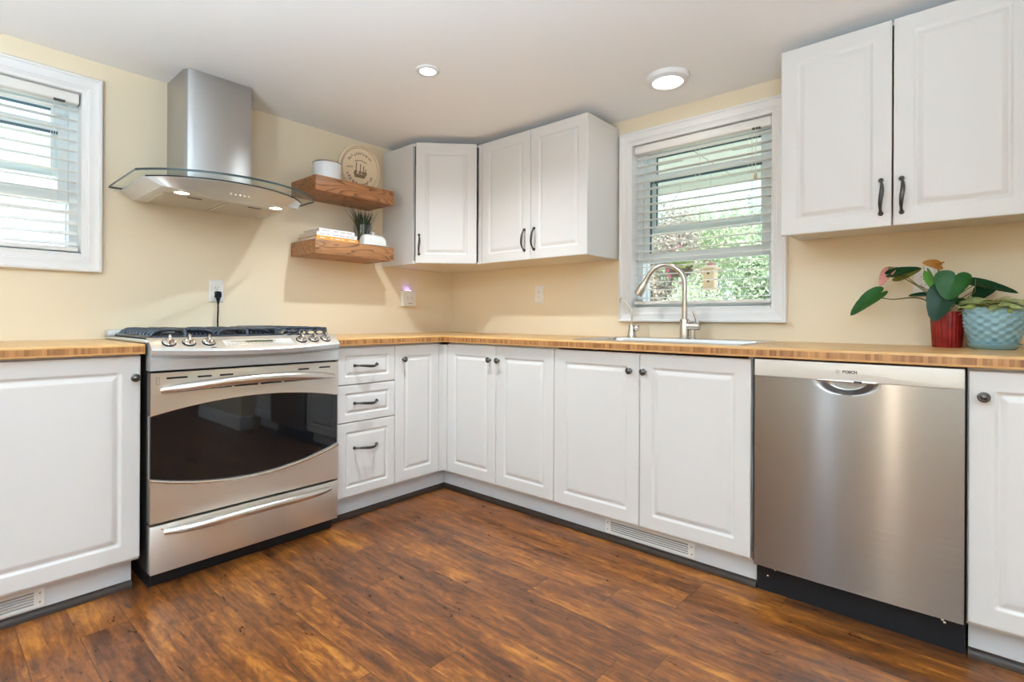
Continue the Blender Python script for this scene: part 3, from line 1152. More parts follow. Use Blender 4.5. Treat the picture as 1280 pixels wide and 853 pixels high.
d = add_door(fr, 0.006, 0.0, Ld - 0.012, UZ1 - UZ0, c)
pull(fr, 0.028, 0.115, DT, 0.122, True, d)

# ------------------------------------------------------------------ oak shelves and what stands on them
SX0, SX1, SDp = -1.236, -0.724, 0.277


def shelf(z0, z1, mat, label):
    m = MB().box(SX0, SX1, -SDp, -0.001, z0, z1, 0.003, 2)
    o = m.build('floating_shelf', mat, loc=((SX0 + SX1) / 2, -0.14, z0))
    tag(o, label, 'shelf', 'thick oak wall shelves')


shelf(1.708, 1.792, M['oak'], 'thick dark oak floating shelf, upper of two, holding the tub and round plaque')
shelf(1.366, 1.4445, M['oak2'], 'thick oak floating shelf, lower of two, holding the books and butter dish')

# white enamel tub
T = Matrix.Translation((-1.105, -0.165, 1.792))
t = thing('enamel_tub', T.translation, 'small white tub with grey rim on the upper oak shelf', 'tub')
m = MB().lathe([(0.070, 0.0), (0.074, 0.003), (0.077, 0.05), (0.078, 0.101), (0.0755, 0.101), (0.074, 0.05), (0.070, 0.006), (0.0, 0.006)], 40, T)
m.build('tub_body', M['enamel_white'], t)
m = MB().lathe([(0.0745, 0.098), (0.080, 0.098), (0.0815, 0.101), (0.080, 0.106), (0.076, 0.1065), (0.0745, 0.103), (0.0745, 0.098)], 40, T, cap=False)
m.build('rim', M['nickel'], t)

# round carved plaque leaning against the wall
RP = 0.147
T = Matrix.Translation((-0.842, -0.062, 1.7925)) @ Matrix.Rotation(math.radians(8), 4, 'X') @ Matrix.Translation((0, 0, RP)) @ Matrix.Rotation(PI / 2, 4, 'X')
t = thing('round_plaque', (-0.842, -0.062, 1.792), 'round pale wooden plaque with carved ship leaning on the upper shelf', 'plaque')
m = MB().lathe([(RP - 0.006, -0.008), (RP, -0.004), (RP, 0.006), (RP - 0.005, 0.009), (RP - 0.014, 0.009), (RP - 0.018, 0.0065), (RP - 0.024, 0.0075), (0.0, 0.0075)], 64, T)
m.build('disc', M['plate_wood'], t)
m = MB()
# ring line, ship, and marks carved like letters too worn to read
ring = [(math.cos(a) * (RP - 0.021), math.sin(a) * (RP - 0.021), 0.0075) for a in [2 * PI * i / 60 for i in range(61)]]
m.tube(ring, 0.0014, 5, T)
ring = [(math.cos(a) * (RP - 0.011), math.sin(a) * (RP - 0.011), 0.0092) for a in [2 * PI * i / 60 for i in range(61)]]
m.tube(ring, 0.0010, 5, T)
hull = [(-0.046, -0.024), (-0.034, -0.052), (0.032, -0.052), (0.050, -0.020), (0.026, -0.029), (-0.02, -0.030)]
m.prism(hull, 0.0072, 0.0086, T)
for (x, h) in ((-0.030, 0.030), (0.0, 0.026), (0.022, 0.018), (0.038, 0.0)):
    m.box(x - 0.0030, x + 0.0030, -0.03, h + 0.006, 0.0072, 0.0085, X=T)
    m.box(x - 0.010, x + 0.009, -0.026, -0.012, 0.0072, 0.0084, X=T)
for i in range(9):
    a = -0.9 + i * 0.22
    m.box(0.048 * math.sin(a) - 0.006, 0.048 * math.sin(a) + 0.005, 0.026 + 0.024 * math.cos(a), 0.030 + 0.024 * math.cos(a), 0.0072, 0.0084, X=T)
m.box(-0.095, -0.045, 0.016, 0.019, 0.0072, 0.0082, X=T @ Matrix.Rotation(0.18, 4, 'Z'))
m.box(-0.090, -0.050, 0.004, 0.006, 0.0072, 0.0082, X=T @ Matrix.Rotation(0.10, 4, 'Z'))
RR = random.Random(5)


def carve_arc(a0, a1, rad, nlet, size):
    for i in range(nlet):
        a = a0 + (a1 - a0) * i / (nlet - 1)
        X = T @ Matrix.Rotation(a - PI / 2, 4, 'Z') @ Matrix.Translation((0, rad, 0))
        for s in range(RR.choice((2, 3))):
            ang = RR.choice((0, 0, PI / 2, 0.5, -0.5))
            m.box(-size / 2, size / 2, -0.0016, 0.0016, 0.0072, 0.0084, X=X @ Matrix.Translation((RR.uniform(-.004, .004), RR.uniform(-.004, .004), 0)) @ Matrix.Rotation(ang + PI / 2, 4, 'Z'))


carve_arc(math.radians(150), math.radians(45), 0.094, 12, 0.014)
carve_arc(math.radians(205), math.radians(335), 0.092, 13, 0.017)
m.build('carving', M['plate_carve'], t, smooth=0)


# books lying flat
def book(x0, x1, y0, y1, z0, z1, cover, label, ang, name='book'):
    cx, cy = (x0 + x1) / 2, (y0 + y1) / 2
    t = thing(name, (cx, cy, z0), label, 'book', 'books stacked on the lower shelf')
    X = Matrix.Translation((cx, cy, 0)) @ Matrix.Rotation(ang, 4, 'Z') @ Matrix.Translation((-cx, -cy, 0))
    m = MB()
    m.X = X
    m.box(x0, x1, y0, y1, z1 - 0.0025, z1, 0.0008, 1).box(x0, x1, y0, y1, z0, z0 + 0.0025, 0.0008, 1)
    m.box(x0, x1, y0 - 0.002, y0 + 0.003, z0, z1, 0.001, 1)
    m.build('cover', M[cover], t)
    m = MB()
    m.X = X
    m.box(x0 + 0.004, x1 - 0.004, y0 + 0.003, y1 - 0.004, z0 + 0.0025, z1 - 0.0025)
    m.build('pages', M['paper'], t, smooth=0)
    m = MB()
    m.X = X
    r = random.Random(int(z0 * 1e4))
    x = x0 + 0.02
    zc = (z0 + z1) / 2
    while x < x1 - 0.03:
        m = MB()
        m.X = X
        L = r.uniform(0.012, 0.045)
        m.box(x, min(x + L, x1 - 0.01), y0 - 0.0024, y0 - 0.0019, zc - 0.0022, zc + 0.0022)
        m.build('spine_print', M['book_white'] if cover == 'book_orange' else M['palegrey'], t, smooth=0)
        x += L + r.uniform(0.006, 0.03)


book(-1.222, -0.962, -0.262, -0.055, 1.4450, 1.4660, 'book_orange', 'orange-spined book at the bottom of the stack on the lower shelf', 0.0)
book(-1.221, -0.970, -0.259, -0.060, 1.4662, 1.4870, 'book_white', 'white book in the middle of the stack on the lower shelf', 0.004)
book(-1.204, -0.985, -0.257, -0.075, 1.4872, 1.5080, 'book_white', 'smaller white book on top of the stack on the lower shelf', -0.01)

# grass plant in a glass cup
gx, gy, gz = -0.832, -0.105, 1.4447
t = thing('potted_grass', (gx, gy, gz), 'small dark grass plant in a clear cup on the lower shelf', 'plant')
m = MB().lathe([(0.0, 0.0), (0.048, 0.0), (0.050, 0.004), (0.056, 0.115), (0.0585, 0.142), (0.0565, 0.142), (0.054, 0.115), (0.048, 0.007), (0.0, 0.007)], 36, Matrix.Translation((gx, gy, gz)))
m.build('glass_cup', M['cup_glass'], t)
m = MB().lathe([(0.0, 0.0075), (0.045, 0.0075), (0.048, 0.06), (0.0, 0.062)], 24, Matrix.Translation((gx, gy, gz)))
m.build('soil', M['soil'], t)
m = MB()
for i in range(130):
    a = R.uniform(0, 2 * PI)
    r0 = 0.034 * math.sqrt(R.random())
    L = R.uniform(0.15, 0.25)
    lean = R.uniform(0.08, 0.75) * (0.4 + r0 / 0.034)
    base = Vector((gx + r0 * math.cos(a), gy + r0 * math.sin(a), gz + 0.055))
    a2 = a + R.uniform(-0.5, 0.5)
    dirv = Vector((math.cos(a2), math.sin(a2), 0))
    side = Vector((-dirv.y, dirv.x, 0))
    vs, fs = [], []
    for s in range(6):
        q = s / 5
        p = base + Vector((0, 0, L * q * (1 - 0.15 * lean * q))) + dirv * (L * lean * q * q * 0.62)
        ww = 0.0052 * (1 - q ** 1.6) + 0.0003
        vs += [p - side * ww, p + side * ww]
    for s in range(5):
        fs.append((2 * s, 2 * s + 1, 2 * s + 3, 2 * s + 2))
    if max(v.y for v in vs) < -0.01 and all(v.z < 1.70 for v in vs) and all(v.x < -0.63 for v in vs):
        m.add(vs, fs)
m.build('grass_blades', M['blade'], t, smooth=0)

# butter dish
bx, by, bz = -0.838, -0.222, 1.4447
t = thing('butter_dish', (bx, by, bz), 'white ribbed porcelain butter dish with lid on the lower shelf', 'butter dish')
m = MB()
m.X = Matrix.Translation((bx - 0.098, by - 0.050, bz))
m.rloops(0.196, 0.100, [(0.014, 0.0, .03), (0.010, 0.001, .03), (0.0, 0.006, .035), (0.0, 0.009, .035), (0.006, 0.0085, .033), (0.014, 0.006, .03)])
m.build('dish', M['porcelain'], t)
m = MB()
m.X = Matrix.Translation((bx - 0.080, by - 0.040, bz + 0.0062))
m.rloops(0.160, 0.080, [(0.0, 0.0, .02), (0.0, 0.004, .02), (0.002, 0.032, .02), (0.006, 0.048, .024), (0.013, 0.058, .024), (0.024, 0.0635, .02), (0.038, 0.065, .002)], n=6)
ld = m.build('lid', M['porcelain'], t)
m = MB()
for i in range(13):
    x = bx - 0.048 + i * 0.008
    m.tube([(x, by - 0.0405, bz + 0.016), (x, by - 0.0395, bz + 0.034), (x, by - 0.0370, bz + 0.048)], 0.0014, 6)
m.build('ribs', M['porcelain'], ld)
m = MB().lathe([(0.0, 0.0), (0.009, 0.0), (0.006, 0.004), (0.006, 0.007), (0.013, 0.010), (0.014, 0.014), (0.009, 0.017), (0.0, 0.018)], 20, Matrix.Translation((bx, by, bz + 0.0705)))
m.build('lid_knob', M['porcelain'], ld)


# ------------------------------------------------------------------ range hood
HX = -1.703
t = thing('range_hood', (HX, 0, 1.548), 'stainless steel wall range hood with curved clear glass canopy', 'range hood')
m = MB()
hw, hd = 0.148, 0.262
pl = [(HX - hw, -0.001), (HX - hw, -hd + 0.035), (HX - hw + 0.012, -hd + 0.012), (HX - hw + 0.035, -hd), (HX + hw - 0.020, -hd), (HX + hw - 0.005, -hd + 0.005), (HX + hw, -hd + 0.018), (HX + hw, -0.001)]
m.prism(pl, 1.606, CEIL - 0.001)
m.build('chimney', M['steel_hood'], t, smooth=30)


def arc_front(half, y_side, y_mid, n=28):
    """points from left to right along a circular front edge"""
    s = y_side - y_mid
    r = (half * half + s * s) / (2 * s)
    cy = y_mid + r
    a = math.asin(half / r)
    return [(HX + r * math.sin(-a + 2 * a * i / n), cy - r * math.cos(-a + 2 * a * i / n)) for i in range(n + 1)]


ga = arc_front(0.375, -0.432, -0.648)
poly = [(HX + 0.375, -0.002), (HX - 0.375, -0.002)] + ga
m = MB()
n = len(poly)
m.cur = 0
m.prism(poly, 1.596, 1.605)
for i in range(len(m.mi)):
    m.mi[i] = 0 if i < 2 else 1
gl = m.build('glass_canopy', [M['hood_glass'], M['hood_edge']], t, smooth=0)
gl['label'] = 'clear glass canopy'
ta = arc_front(0.330, -0.385, -0.560)
ba = [(HX - 0.285 + 0.570 * i / 28, -0.440) for i in range(29)]
m = MB()
top = [(HX + 0.330, -0.004)] + [(HX - 0.330, -0.004)] + ta
mid = top
bot = [(HX + 0.290, -0.030)] + [(HX - 0.290, -0.030)] + ba
N = len(top)
vs = [(x, y, 1.5955) for x, y in top] + [(x, y, 1.588) for x, y in top] + [(x, y, 1.550) for x, y in bot]
fs = [tuple(range(N))[::-1]]
for L in range(2):
    for i in range(N):
        j = (i + 1) % N
        fs.append((L * N + i, L * N + j, (L + 1) * N + j, (L + 1) * N + i))
fs.append(tuple(range(2 * N, 3 * N)))
fs = [tuple(reversed(f)) for f in fs]
m.add(vs, fs)
m.build('hood_body', M['steel_body'], t, smooth=25)
m = MB()
m.tube([(x, y - 0.001, 1.5925) for x, y in ta], (0.0028), 6)
m.build('gap_line', M['black'], t)  # dark bead drawn for the shaded gap below the glass
for (x0, x1) in ((HX - 0.255, HX - 0.004), (HX + 0.004, HX + 0.255)):
    m = MB().box(x0, x1, -0.335, -0.05, 1.5455, 1.5505, 0.001, 1)
    for i in range(26):
        yy = -0.328 + i * 0.0105
        m.box(x0 + 0.012, x1 - 0.012, yy, yy + 0.004, 1.5443, 1.5456)
    f = m.build('grease_filter', M['filter'], t, smooth=0)
    m = MB().box((x0 + x1) / 2 - 0.03, (x0 + x1) / 2 + 0.03, -0.328, -0.318, 1.5425, 1.5456, 0.0012, 1)
    m.build('filter_latch', M['black'], f)
for x in (HX - 0.200, HX + 0.200):
    T = Matrix.Translation((x, -0.392, 1.5495)) @ Matrix.Rotation(PI, 4, 'X')
    m = MB().lathe([(0.030, 0.0), (0.0325, 0.0), (0.0325, 0.004), (0.030, 0.007), (0.0275, 0.007), (0.0265, 0.004), (0.0265, 0.0)], 28, T, cap=False)
    h = m.build('hood_lamp', M['chrome'], t)
    m = MB().lathe([(0.0265, 0.0045), (0.018, 0.0065), (0.0, 0.0072)], 24, T, cap=False)
    m.build('lamp_lens', M['lens_hood'], h)
# push buttons on the sloping front
fw = Vector((0, -0.560 + 0.440, 1.588 - 1.550)).normalized()
nrm = Vector((0, -1, 0)) - fw * Vector((0, -1, 0)).dot(fw)
nrm = Vector((0, -fw.z, fw.y)) if Vector((0, -fw.z, fw.y)).z < 0 else Vector((0, fw.z, -fw.y))
Fp = frame((HX - 0.035, -0.478, 1.5622), (1, 0, 0), nrm)
m = MB()
for i in range(5):
    m = MB()
    m.lathe([(0.0055, 0.0), (0.0055, 0.004), (0.0045, 0.0055), (0.0, 0.0055)], 14, Fp @ Matrix.Translation((i * 0.019, 0, 0)))
    m.build('push_button', M['chrome'], t)


# ------------------------------------------------------------------ slide-in gas range
RX0, RX1 = -2.0805, -1.3225
RC, RW = (RX0 + RX1) / 2, RX1 - RX0
RD = 0.660       # face of the door
t = thing('gas_range', (RC, -0.33, 0.0), 'stainless steel slide-in gas range with black oven window', 'range')
m = MB().box(RX0 + 0.004, RX1 - 0.004, -0.615, -0.02, 0.055, 0.905)
m.build('range_body', M['range_side'], t, smooth=0)
m = MB().box(RX0 + 0.006, RX1 - 0.006, -0.605, -0.05, 0.0, 0.056).box(RX0 + 0.012, RX1 - 0.012, -0.622, -0.60, 0.012, 0.060)
m.build('plinth', M['black'], t, smooth=0)
fr = fA(RX0, RD, 0.0)


def arc_pts(w, z_side, z_mid, n=24, mg=0.0):
    return [(mg + (w - 2 * mg) * i / n, z_side + (z_mid - z_side) * (1 - ((2 * i / n) - 1) ** 2)) for i in range(n + 1)]


def slab(mb, poly, w0, w1):
    mb.prism(poly, w0, w1, fr)


# warming drawer
m = MB().box(RX0, RX1, -RD, -0.616, 0.060, 0.240, 0.004, 2)
dr = m.build('bottom_drawer', M['steel'], t)
m = MB()
m.X = fr
N = 30
pts, rad = [], []
for i in range(N + 1):
    s = -1 + 2 * i / N
    pts.append((RW / 2 + s * 0.335, 0.212 + 0.012 * (1 - s * s), 0.006 + 0.050 * (1 - abs(s) ** 3.0)))
    r = 0.0175 * (1 - 0.40 * abs(s) ** 6)
    rad.append((r, r * 1.05))
m.tube(pts, rad, 14)
m.build('drawer_handle', M['steel_panel'], dr)
m = MB()
m.X = fr
m.box(0.035, 0.041, 0.222, 0.226, 0.0, 0.0006)
m.build('warning_mark', M['red_dot'], dr, smooth=0)
m = MB()
m.X = fr
for i in range(6):
    m.box(0.045 + i * 0.009, 0.052 + i * 0.009, 0.2225, 0.2250, 0.0, 0.0006)
m.build('caption_print', M['greyink'], dr, smooth=0)

# oven door
od = MB()
od.box(RX0, RX1, -RD + 0.030, -0.616, 0.250, 0.806)
od = od.build('oven_door', M['steel'], t, smooth=0)
top_arc = arc_pts(RW, 0.648, 0.690)
m = MB()
slab(m, [(0, 0.806)] + top_arc + [(RW, 0.806)], -0.030, 0.0)
up = m.build('upper_door_panel', M['steel'], od, smooth=30)
bot_arc = arc_pts(RW, 0.413, 0.352)
m = MB()
slab(m, [(0, 0.250), (RW, 0.250)] + list(reversed(bot_arc)), -0.030, 0.0)
m.build('lower_door_panel', M['steel'], od, smooth=30)
m = MB()
slab(m, list(reversed(arc_pts(RW, 0.654, 0.696, mg=0.003))) + arc_pts(RW, 0.407, 0.346, mg=0.003), -0.029, -0.0065)
m.build('oven_window', M['oven_glass'], od, smooth=30)
# polished lips along the curved edges
m = MB()
m.X = fr
m.tube([(x, z - 0.002, -0.004) for x, z in bot_arc], (0.0075), 8)
m.tube([(x, z, -0.004) for x, z in top_arc], (0.003), 8)
m.build('curved_lip', M['steel_panel'], od)
m = MB()
m.X = fr
pts, rad = [], []
for i in range(N + 1):
    s = -1 + 2 * i / N
    pts.append((RW / 2 + s * 0.347, 0.742 + 0.022 * (1 - s * s), 0.006 + 0.056 * (1 - abs(s) ** 3.0)))
    r = 0.0190 * (1 - 0.40 * abs(s) ** 6)
    rad.append((r, r * 1.05))
m.tube(pts, rad, 14)
m.build('door_handle', M['steel_panel'], od)
m = MB()
m.X = fr
for (x0, x1, z) in ((0.050, 0.120, 0.785), (0.155, 0.205, 0.783), (0.235, 0.285, 0.783), (0.560, 0.610, 0.783), (0.660, 0.715, 0.785),
                    (0.140, 0.185, 0.735), (0.195, 0.280, 0.735), (0.290, 0.385, 0.735), (0.395, 0.485, 0.735), (0.495, 0.600, 0.735)):
    m = MB()
    m.X = fr
    m.box(x0, x1, z - 0.0035, z + 0.0035, -0.001, 0.0006)
    m.build('vent_slot', M['black'], od, smooth=0)
m = MB()
m.X = fr
m.rloops(0.010, 0.030, [(0, 0, .002), (0.0, 0.0006, .002), (0.0015, 0.0008, .001), (0.0015, 0.0, .001)], Matrix.Translation((0.018, 0.762, 0)), cap0=False, cap1=False)
m.build('badge_outline', M['greyink'], od, smooth=0)

# control panel: bowed sloping fascia
N = 28
rows = []          # each row: list of (x, y, z)


def bow(s):
    return 1 - s * s


prof_rows = [
    lambda s: (-0.600, 0.9355),                                     # back of slope
    lambda s: (-0.622, 0.9345),
    lambda s: (-0.668 - 0.038 * bow(s), 0.8985 - 0.0105 * bow(s)),  # nose
    lambda s: (-0.672 - 0.040 * bow(s), 0.892 - 0.0105 * bow(s)),
    lambda s: (-0.668 - 0.038 * bow(s), 0.876 - 0.012 * bow(s)),
    lambda s: (-0.655 - 0.016 * bow(s), 0.866 - 0.014 * bow(s)),    # groove
    lambda s: (-0.661 - 0.012 * bow(s), 0.860 - 0.014 * bow(s)),
    lambda s: (-0.660, 0.8155),
    lambda s: (-0.655, 0.8135),
    lambda s: (-0.600, 0.8135)]
vs, fs = [], []
for fn in prof_rows:
    for i in range(N + 1):
        s = -1 + 2 * i / N
        y, z = fn(s)
        vs.append((RC + s * RW / 2, y, z))
K = N + 1
for r_ in range(len(prof_rows) - 1):
    for i in range(N):
        a = r_ * K + i
        fs.append((a, a + K, a + K + 1, a + 1))
fs.append(tuple(r_ * K for r_ in range(len(prof_rows))))
fs.append(tuple(r_ * K + N for r_ in range(len(prof_rows) - 1, -1, -1)))
fs.append(tuple(range(K))[::-1] + tuple(range((len(prof_rows) - 1) * K, len(prof_rows) * K)))
m = MB().add(vs, fs)
m.mi = [1 if i < 2 * N else 0 for i in range(len(fs))]
cp = m.build('control_panel', [M['silver'], M['silver_warm']], t, smooth=40)
m = MB().box(RX0 + 0.006, RX1 - 0.006, -0.645, -0.60, 0.8065, 0.8135)
m.build('panel_gap', M['black'], t, smooth=0)


def on_slope(x, q):
    """point on the sloping face, q: 0 back .. 1 nose; returns frame"""
    s = (x - RC) / (RW / 2)
    yb, zb = -0.622, 0.9345
    yn, zn = -0.668 - 0.038 * bow(s), 0.8985 - 0.0105 * bow(s)
    p = Vector((x, yb + (yn - yb) * q, zb + (zn - zb) * q))
    f = Vector((0, yn - yb, zn - zb)).normalized()
    nn = Vector((0, f.z, -f.y))
    if nn.z < 0:
        nn = -nn
    return frame(p, (1, 0, 0), nn)


for x in (RC - 0.318, RC - 0.252, RC - 0.184, RC + 0.197, RC + 0.257, RC + 0.318):
    F = on_slope(x, 0.46)
    m = MB().lathe([(0.024, 0.0), (0.024, 0.002), (0.0215, 0.003), (0.0, 0.003)], 28, F)
    kb = m.build('burner_knob', M['black'], cp)
    m = MB().lathe([(0.0205, 0.003), (0.0215, 0.006), (0.0195, 0.0095), (0.012, 0.012), (0.0, 0.0125)], 28, F)
    F2 = F @ Matrix.Rotation(math.radians(-12), 4, 'Z')
    m.rloops(0.013, 0.040, [(0.0, 0.008, .005), (0.0012, 0.026, .005), (0.003, 0.029, .003), (0.005, 0.030, .001)], F2 @ Matrix.Translation((-0.0065, -0.020, 0)))
    m.build('knob_grip', M['chrome'], kb)
# display
Fd = on_slope(RC + 0.01, 0.5)
m = MB()
m.rloops(0.285, 0.046, [(0, 0.0002, .003), (0, 0.0016, .003), (0.002, 0.0018, .003), (0.004, 0.0008, .002)], Fd @ Matrix.Translation((-0.1425, -0.023, -0.001)))
dp = m.build('display_panel', M['dw_strip'], cp)
m = MB().box(-0.055, 0.058, 0.001, 0.015, 0.0002, 0.0012, X=Fd)
m.build('display', M['lcd'], dp, smooth=0)
m = MB()
for i in range(18):
    for j in range(2):
        if abs(-0.128 + i * 0.015) > 0.062 or j == 1:
            m.box(-0.128 + i * 0.015, -0.119 + i * 0.015, 0.006 - j * 0.016, 0.0085 - j * 0.016, 0.0, 0.0006, X=Fd)
m.build('panel_print', M['greyink'], dp, smooth=0)
m = MB()
F = on_slope(RC - 0.176, 0.86)
m.box(-0.010, 0.010, -0.002, 0.002, 0.0, 0.0006, X=F)
m.build('panel_badge', M['ink'], cp, smooth=0)
m = MB()
for x in (RC + 0.200, RC + 0.262):
    m = MB()
    m.box(-0.003, 0.003, -0.0018, 0.0018, 0.0, 0.0008, X=on_slope(x, 0.86))
    m.build('red_mark', M['red_dot'], cp, smooth=0)

# cooktop
m = MB()
m.box(RX0 - 0.010, RX1 + 0.010, -0.622, -0.006, 0.9165, 0.9275, 0.004, 2)
ct = m.build('cooktop', M['silver'], t)
m = MB()
m.box(RX0 + 0.02, RX1 - 0.02, -0.585, -0.06, 0.927, 0.9292, 0.001, 1)
m.build('burner_pan', M['black_enamel'], ct)
m = MB()
m.box(RX0 - 0.010, RX1 + 0.010, -0.052, -0.006, 0.927, 0.957, 0.006, 3)
m.build('rear_rail', M['silver'], ct)
for (x, y, r) in ((RC - 0.25, -0.44, 0.048), (RC - 0.25, -0.19, 0.040), (RC, -0.32, 0.052), (RC + 0.25, -0.44, 0.040), (RC + 0.25, -0.19, 0.048)):
    m = MB().lathe([(r, 0.0), (r, 0.008), (r * 0.8, 0.012), (r * 0.78, 0.016), (r * 0.72, 0.019), (0.0, 0.020)], 28, Matrix.Translation((x, y, 0.929)))
    m.build('burner_cap', M['black_enamel'], ct)


def grate(x0, x1, name='grate'):
    m = MB()
    zt = 0.9635
    xc = (x0 + x1) / 2
    # low outer frame
    fr_ = [(x0, -0.580), (x1, -0.580), (x1, -0.068), (x0, -0.068), (x0, -0.580)]
    m.tube([(x, y, 0.9365) for x, y in fr_], 0.0065, 8)
    # arched cross fingers
    for y in (-0.545, -0.495, -0.445, -0.395, -0.345, -0.295, -0.245, -0.195, -0.145, -0.100):
        m.tube([(x0, y, 0.936), (x0 + 0.010, y, 0.952), (x0 + 0.030, y, zt - 0.002), (x0 + 0.060, y, zt), (xc - 0.030, y, zt - 0.001)], [0.0062, 0.0064, 0.0066, 0.0062, 0.0045], 8)
        m.tube([(x1, y, 0.936), (x1 - 0.010, y, 0.952), (x1 - 0.030, y, zt - 0.002), (x1 - 0.060, y, zt), (xc + 0.030, y, zt - 0.001)], [0.0062, 0.0064, 0.0066, 0.0062, 0.0045], 8)
    # long spine with feet
    m.tube([(xc, -0.580, 0.936), (xc, -0.572, 0.955), (xc, -0.545, zt - 0.001), (xc, -0.32, zt), (xc, -0.10, zt - 0.001), (xc, -0.076, 0.955), (xc, -0.068, 0.936)], 0.0075, 8)
    m.tube([(x0 + 0.03, -0.32, zt - 0.001), (x1 - 0.03, -0.32, zt - 0.001)], 0.007, 8)
    for (x, y) in ((x0, -0.58), (x1, -0.58), (x0, -0.068), (x1, -0.068)):
        m.tube([(x, y, 0.9292), (x, y, 0.937)], 0.008, 8)
    return m.build(name, M['iron'], ct)


grate(RX0 + 0.024, RX0 + 0.250)
grate(RX0 + 0.262, RX0 + 0.484)
# griddle with oval slots at the right
m = MB()
gx0, gx1 = RX0 + 0.496, RX1 - 0.024
m.tube([(gx0, -0.585, 0.932), (gx0, -0.580, 0.962), (gx0, -0.075, 0.962), (gx0, -0.065, 0.932)], 0.0085, 8)
m.tube([(gx1, -0.585, 0.932), (gx1, -0.580, 0.962), (gx1, -0.075, 0.962), (gx1, -0.065, 0.932)], 0.0085, 8)
for y in (-0.575, -0.47, -0.40, -0.32, -0.24, -0.17, -0.08):
    m.tube([(gx0, y, 0.958), (gx0 + 0.03, y, 0.966), (gx1 - 0.03, y, 0.966), (gx1, y, 0.958)], 0.0068, 8)
gxc = (gx0 + gx1) / 2
m.tube([(gxc, -0.585, 0.934), (gxc, -0.578, 0.962), (gxc, -0.08, 0.962), (gxc, -0.066, 0.934)], 0.0075, 8)
# solid front skirt with oval openings
for i in range(5):
    a = gx0 + 0.012 + i * (gx1 - gx0 - 0.024) / 5
    b = a + (gx1 - gx0 - 0.024) / 5
    m.tube([((a + b) / 2 + 0.5 * (b - a) * math.cos(q), -0.588, 0.9465 + 0.011 * math.sin(q)) for q in [2 * PI * j / 16 for j in range(17)]], 0.0045, 6)
m.build('grate', M['iron'], ct)

# ------------------------------------------------------------------ dishwasher
DY0, DY1 = -2.333, -2.915
DWD = 0.628
t = thing('dishwasher', (-0.3, -2.625, 0.0), 'stainless steel dishwasher under the worktop with black base', 'dishwasher')
m = MB().box(-0.585, -0.03, DY0 + 0.006, DY1 - 0.006, 0.10, 0.868)
m.build('tub_shell', M['black'], t, smooth=0)
m = MB().box(-0.556, -0.50, DY0 + 0.008, DY1 - 0.004, 0.0, 0.115)
m.build('kick_plate', M['black_enamel'], t, smooth=0)
m = MB()
for y in (DY0 - 0.03, DY0 - 0.055, DY1 + 0.075, DY1 + 0.045, DY1 + 0.05):
    m = MB()
    m.lathe([(0.004, 0), (0.004, 0.001), (0.002, 0.002), (0, 0.002)], 10, fB(y, 0.556, 0.075 + 0.02 * math.sin(y * 70)))
    m.build('kick_screw', M['nickel'], t)
# steel door: slightly bowed sheet with a scooped grip at the top
fr = fB(DY0, DWD, 0.0)
W = DY0 - DY1
gu, gw = 0.285, 0.084       # grip centre and half width
z0, z1 = 0.118, 0.811
NU, NV = 72, 64
vs, fs = [], []


def dwf(u, v):
    s = (u / W) * 2 - 1
    w = 0.0045 * (1 - s * s) - 0.0045
    w += 0.0014 * math.sin(PI * (v - z0) / (z1 - z0))
    # scoop below the control strip
    if v > z1 - 0.045:
        du = abs(u - gu) / gw
        if du < 1:
            depth = (z1 - v) / 0.045
            k_ = max(0.0, 1 - du * du - depth * depth * (1.0))
            w -= 0.022 * min(1.0, k_ * 1.8)
    return w


us = [W * i / NU for i in range(NU + 1)]
vv = [z0 + (z1 - 0.05 - z0) * j / 20 for j in range(21)] + [z1 - 0.05 + 0.05 * j / 20 for j in range(1, 21)]
for v in vv:
    for u_ in us:
        vs.append((u_, v, dwf(u_, v)))
NB = len(vs)
nu = NU + 1
for j in range(len(vv) - 1):
    for i in range(NU):
        a = j * nu + i
        fs.append((a, a + 1, a + 1 + nu, a + nu))
# back side
vs += [(0, z0, -0.04), (W, z0, -0.04), (W, z1, -0.04), (0, z1, -0.04)]
J = (len(vv) - 1) * nu
fs.append((NB, NB + 3, NB + 2, NB + 1))
fs.append(tuple([NB, NB + 1] + [i for i in range(NU, -1, -1)]))
fs.append(tuple([NB + 3] + [J + i for i in range(NU + 1)] + [NB + 2]))
fs.append(tuple([NB + 3, NB] + [j * nu for j in range(len(vv))]))
fs.append(tuple([NB + 1, NB + 2] + [j * nu + NU for j in range(len(vv) - 1, -1, -1)]))
m = MB()
m.add(vs, fs, fr)
dw = m.build('steel_door', M['steel_dw'], t, smooth=40)
m = MB()
m.X = fr
m.rloops(W, 0.060, [(0.0, -0.04, .001), (0.0, -0.001, .001), (0.0012, 0.0006, .001), (0.003, 0.001, .001)], Matrix.Translation((0, 0.8115, 0)))
cs = m.build('control_strip', M['dw_strip'], t)
m = MB()
m.X = fr
m.box(gu - gw, gu + gw, 0.8075, 0.8150, -0.02, 0.0045, 0.002, 2)
m.build('grip_lip', M['sink'], cs)
m = MB()
m.X = fr
m.box(gu + 0.022, gu + 0.045, 0.8088, 0.8142, 0.004, 0.0052, 0.0005, 1)
m.build('latch_window', M['black'], cs)
F = fr @ Matrix.Translation((0.284, 0.8425, 0.0012))
txt_mesh('BOSCH', 0.0125, F @ Matrix.Translation((0.012, 0, 0)), M['ink'], 'maker_lettering', cs, 0.0003, 0.0006)
m = MB()
m.tube([(0.0058 * math.cos(a) - 0.0225, 0.0058 * math.sin(a), 0.0) for a in [2 * PI * i / 24 for i in range(25)]], 0.0005, 5, F)
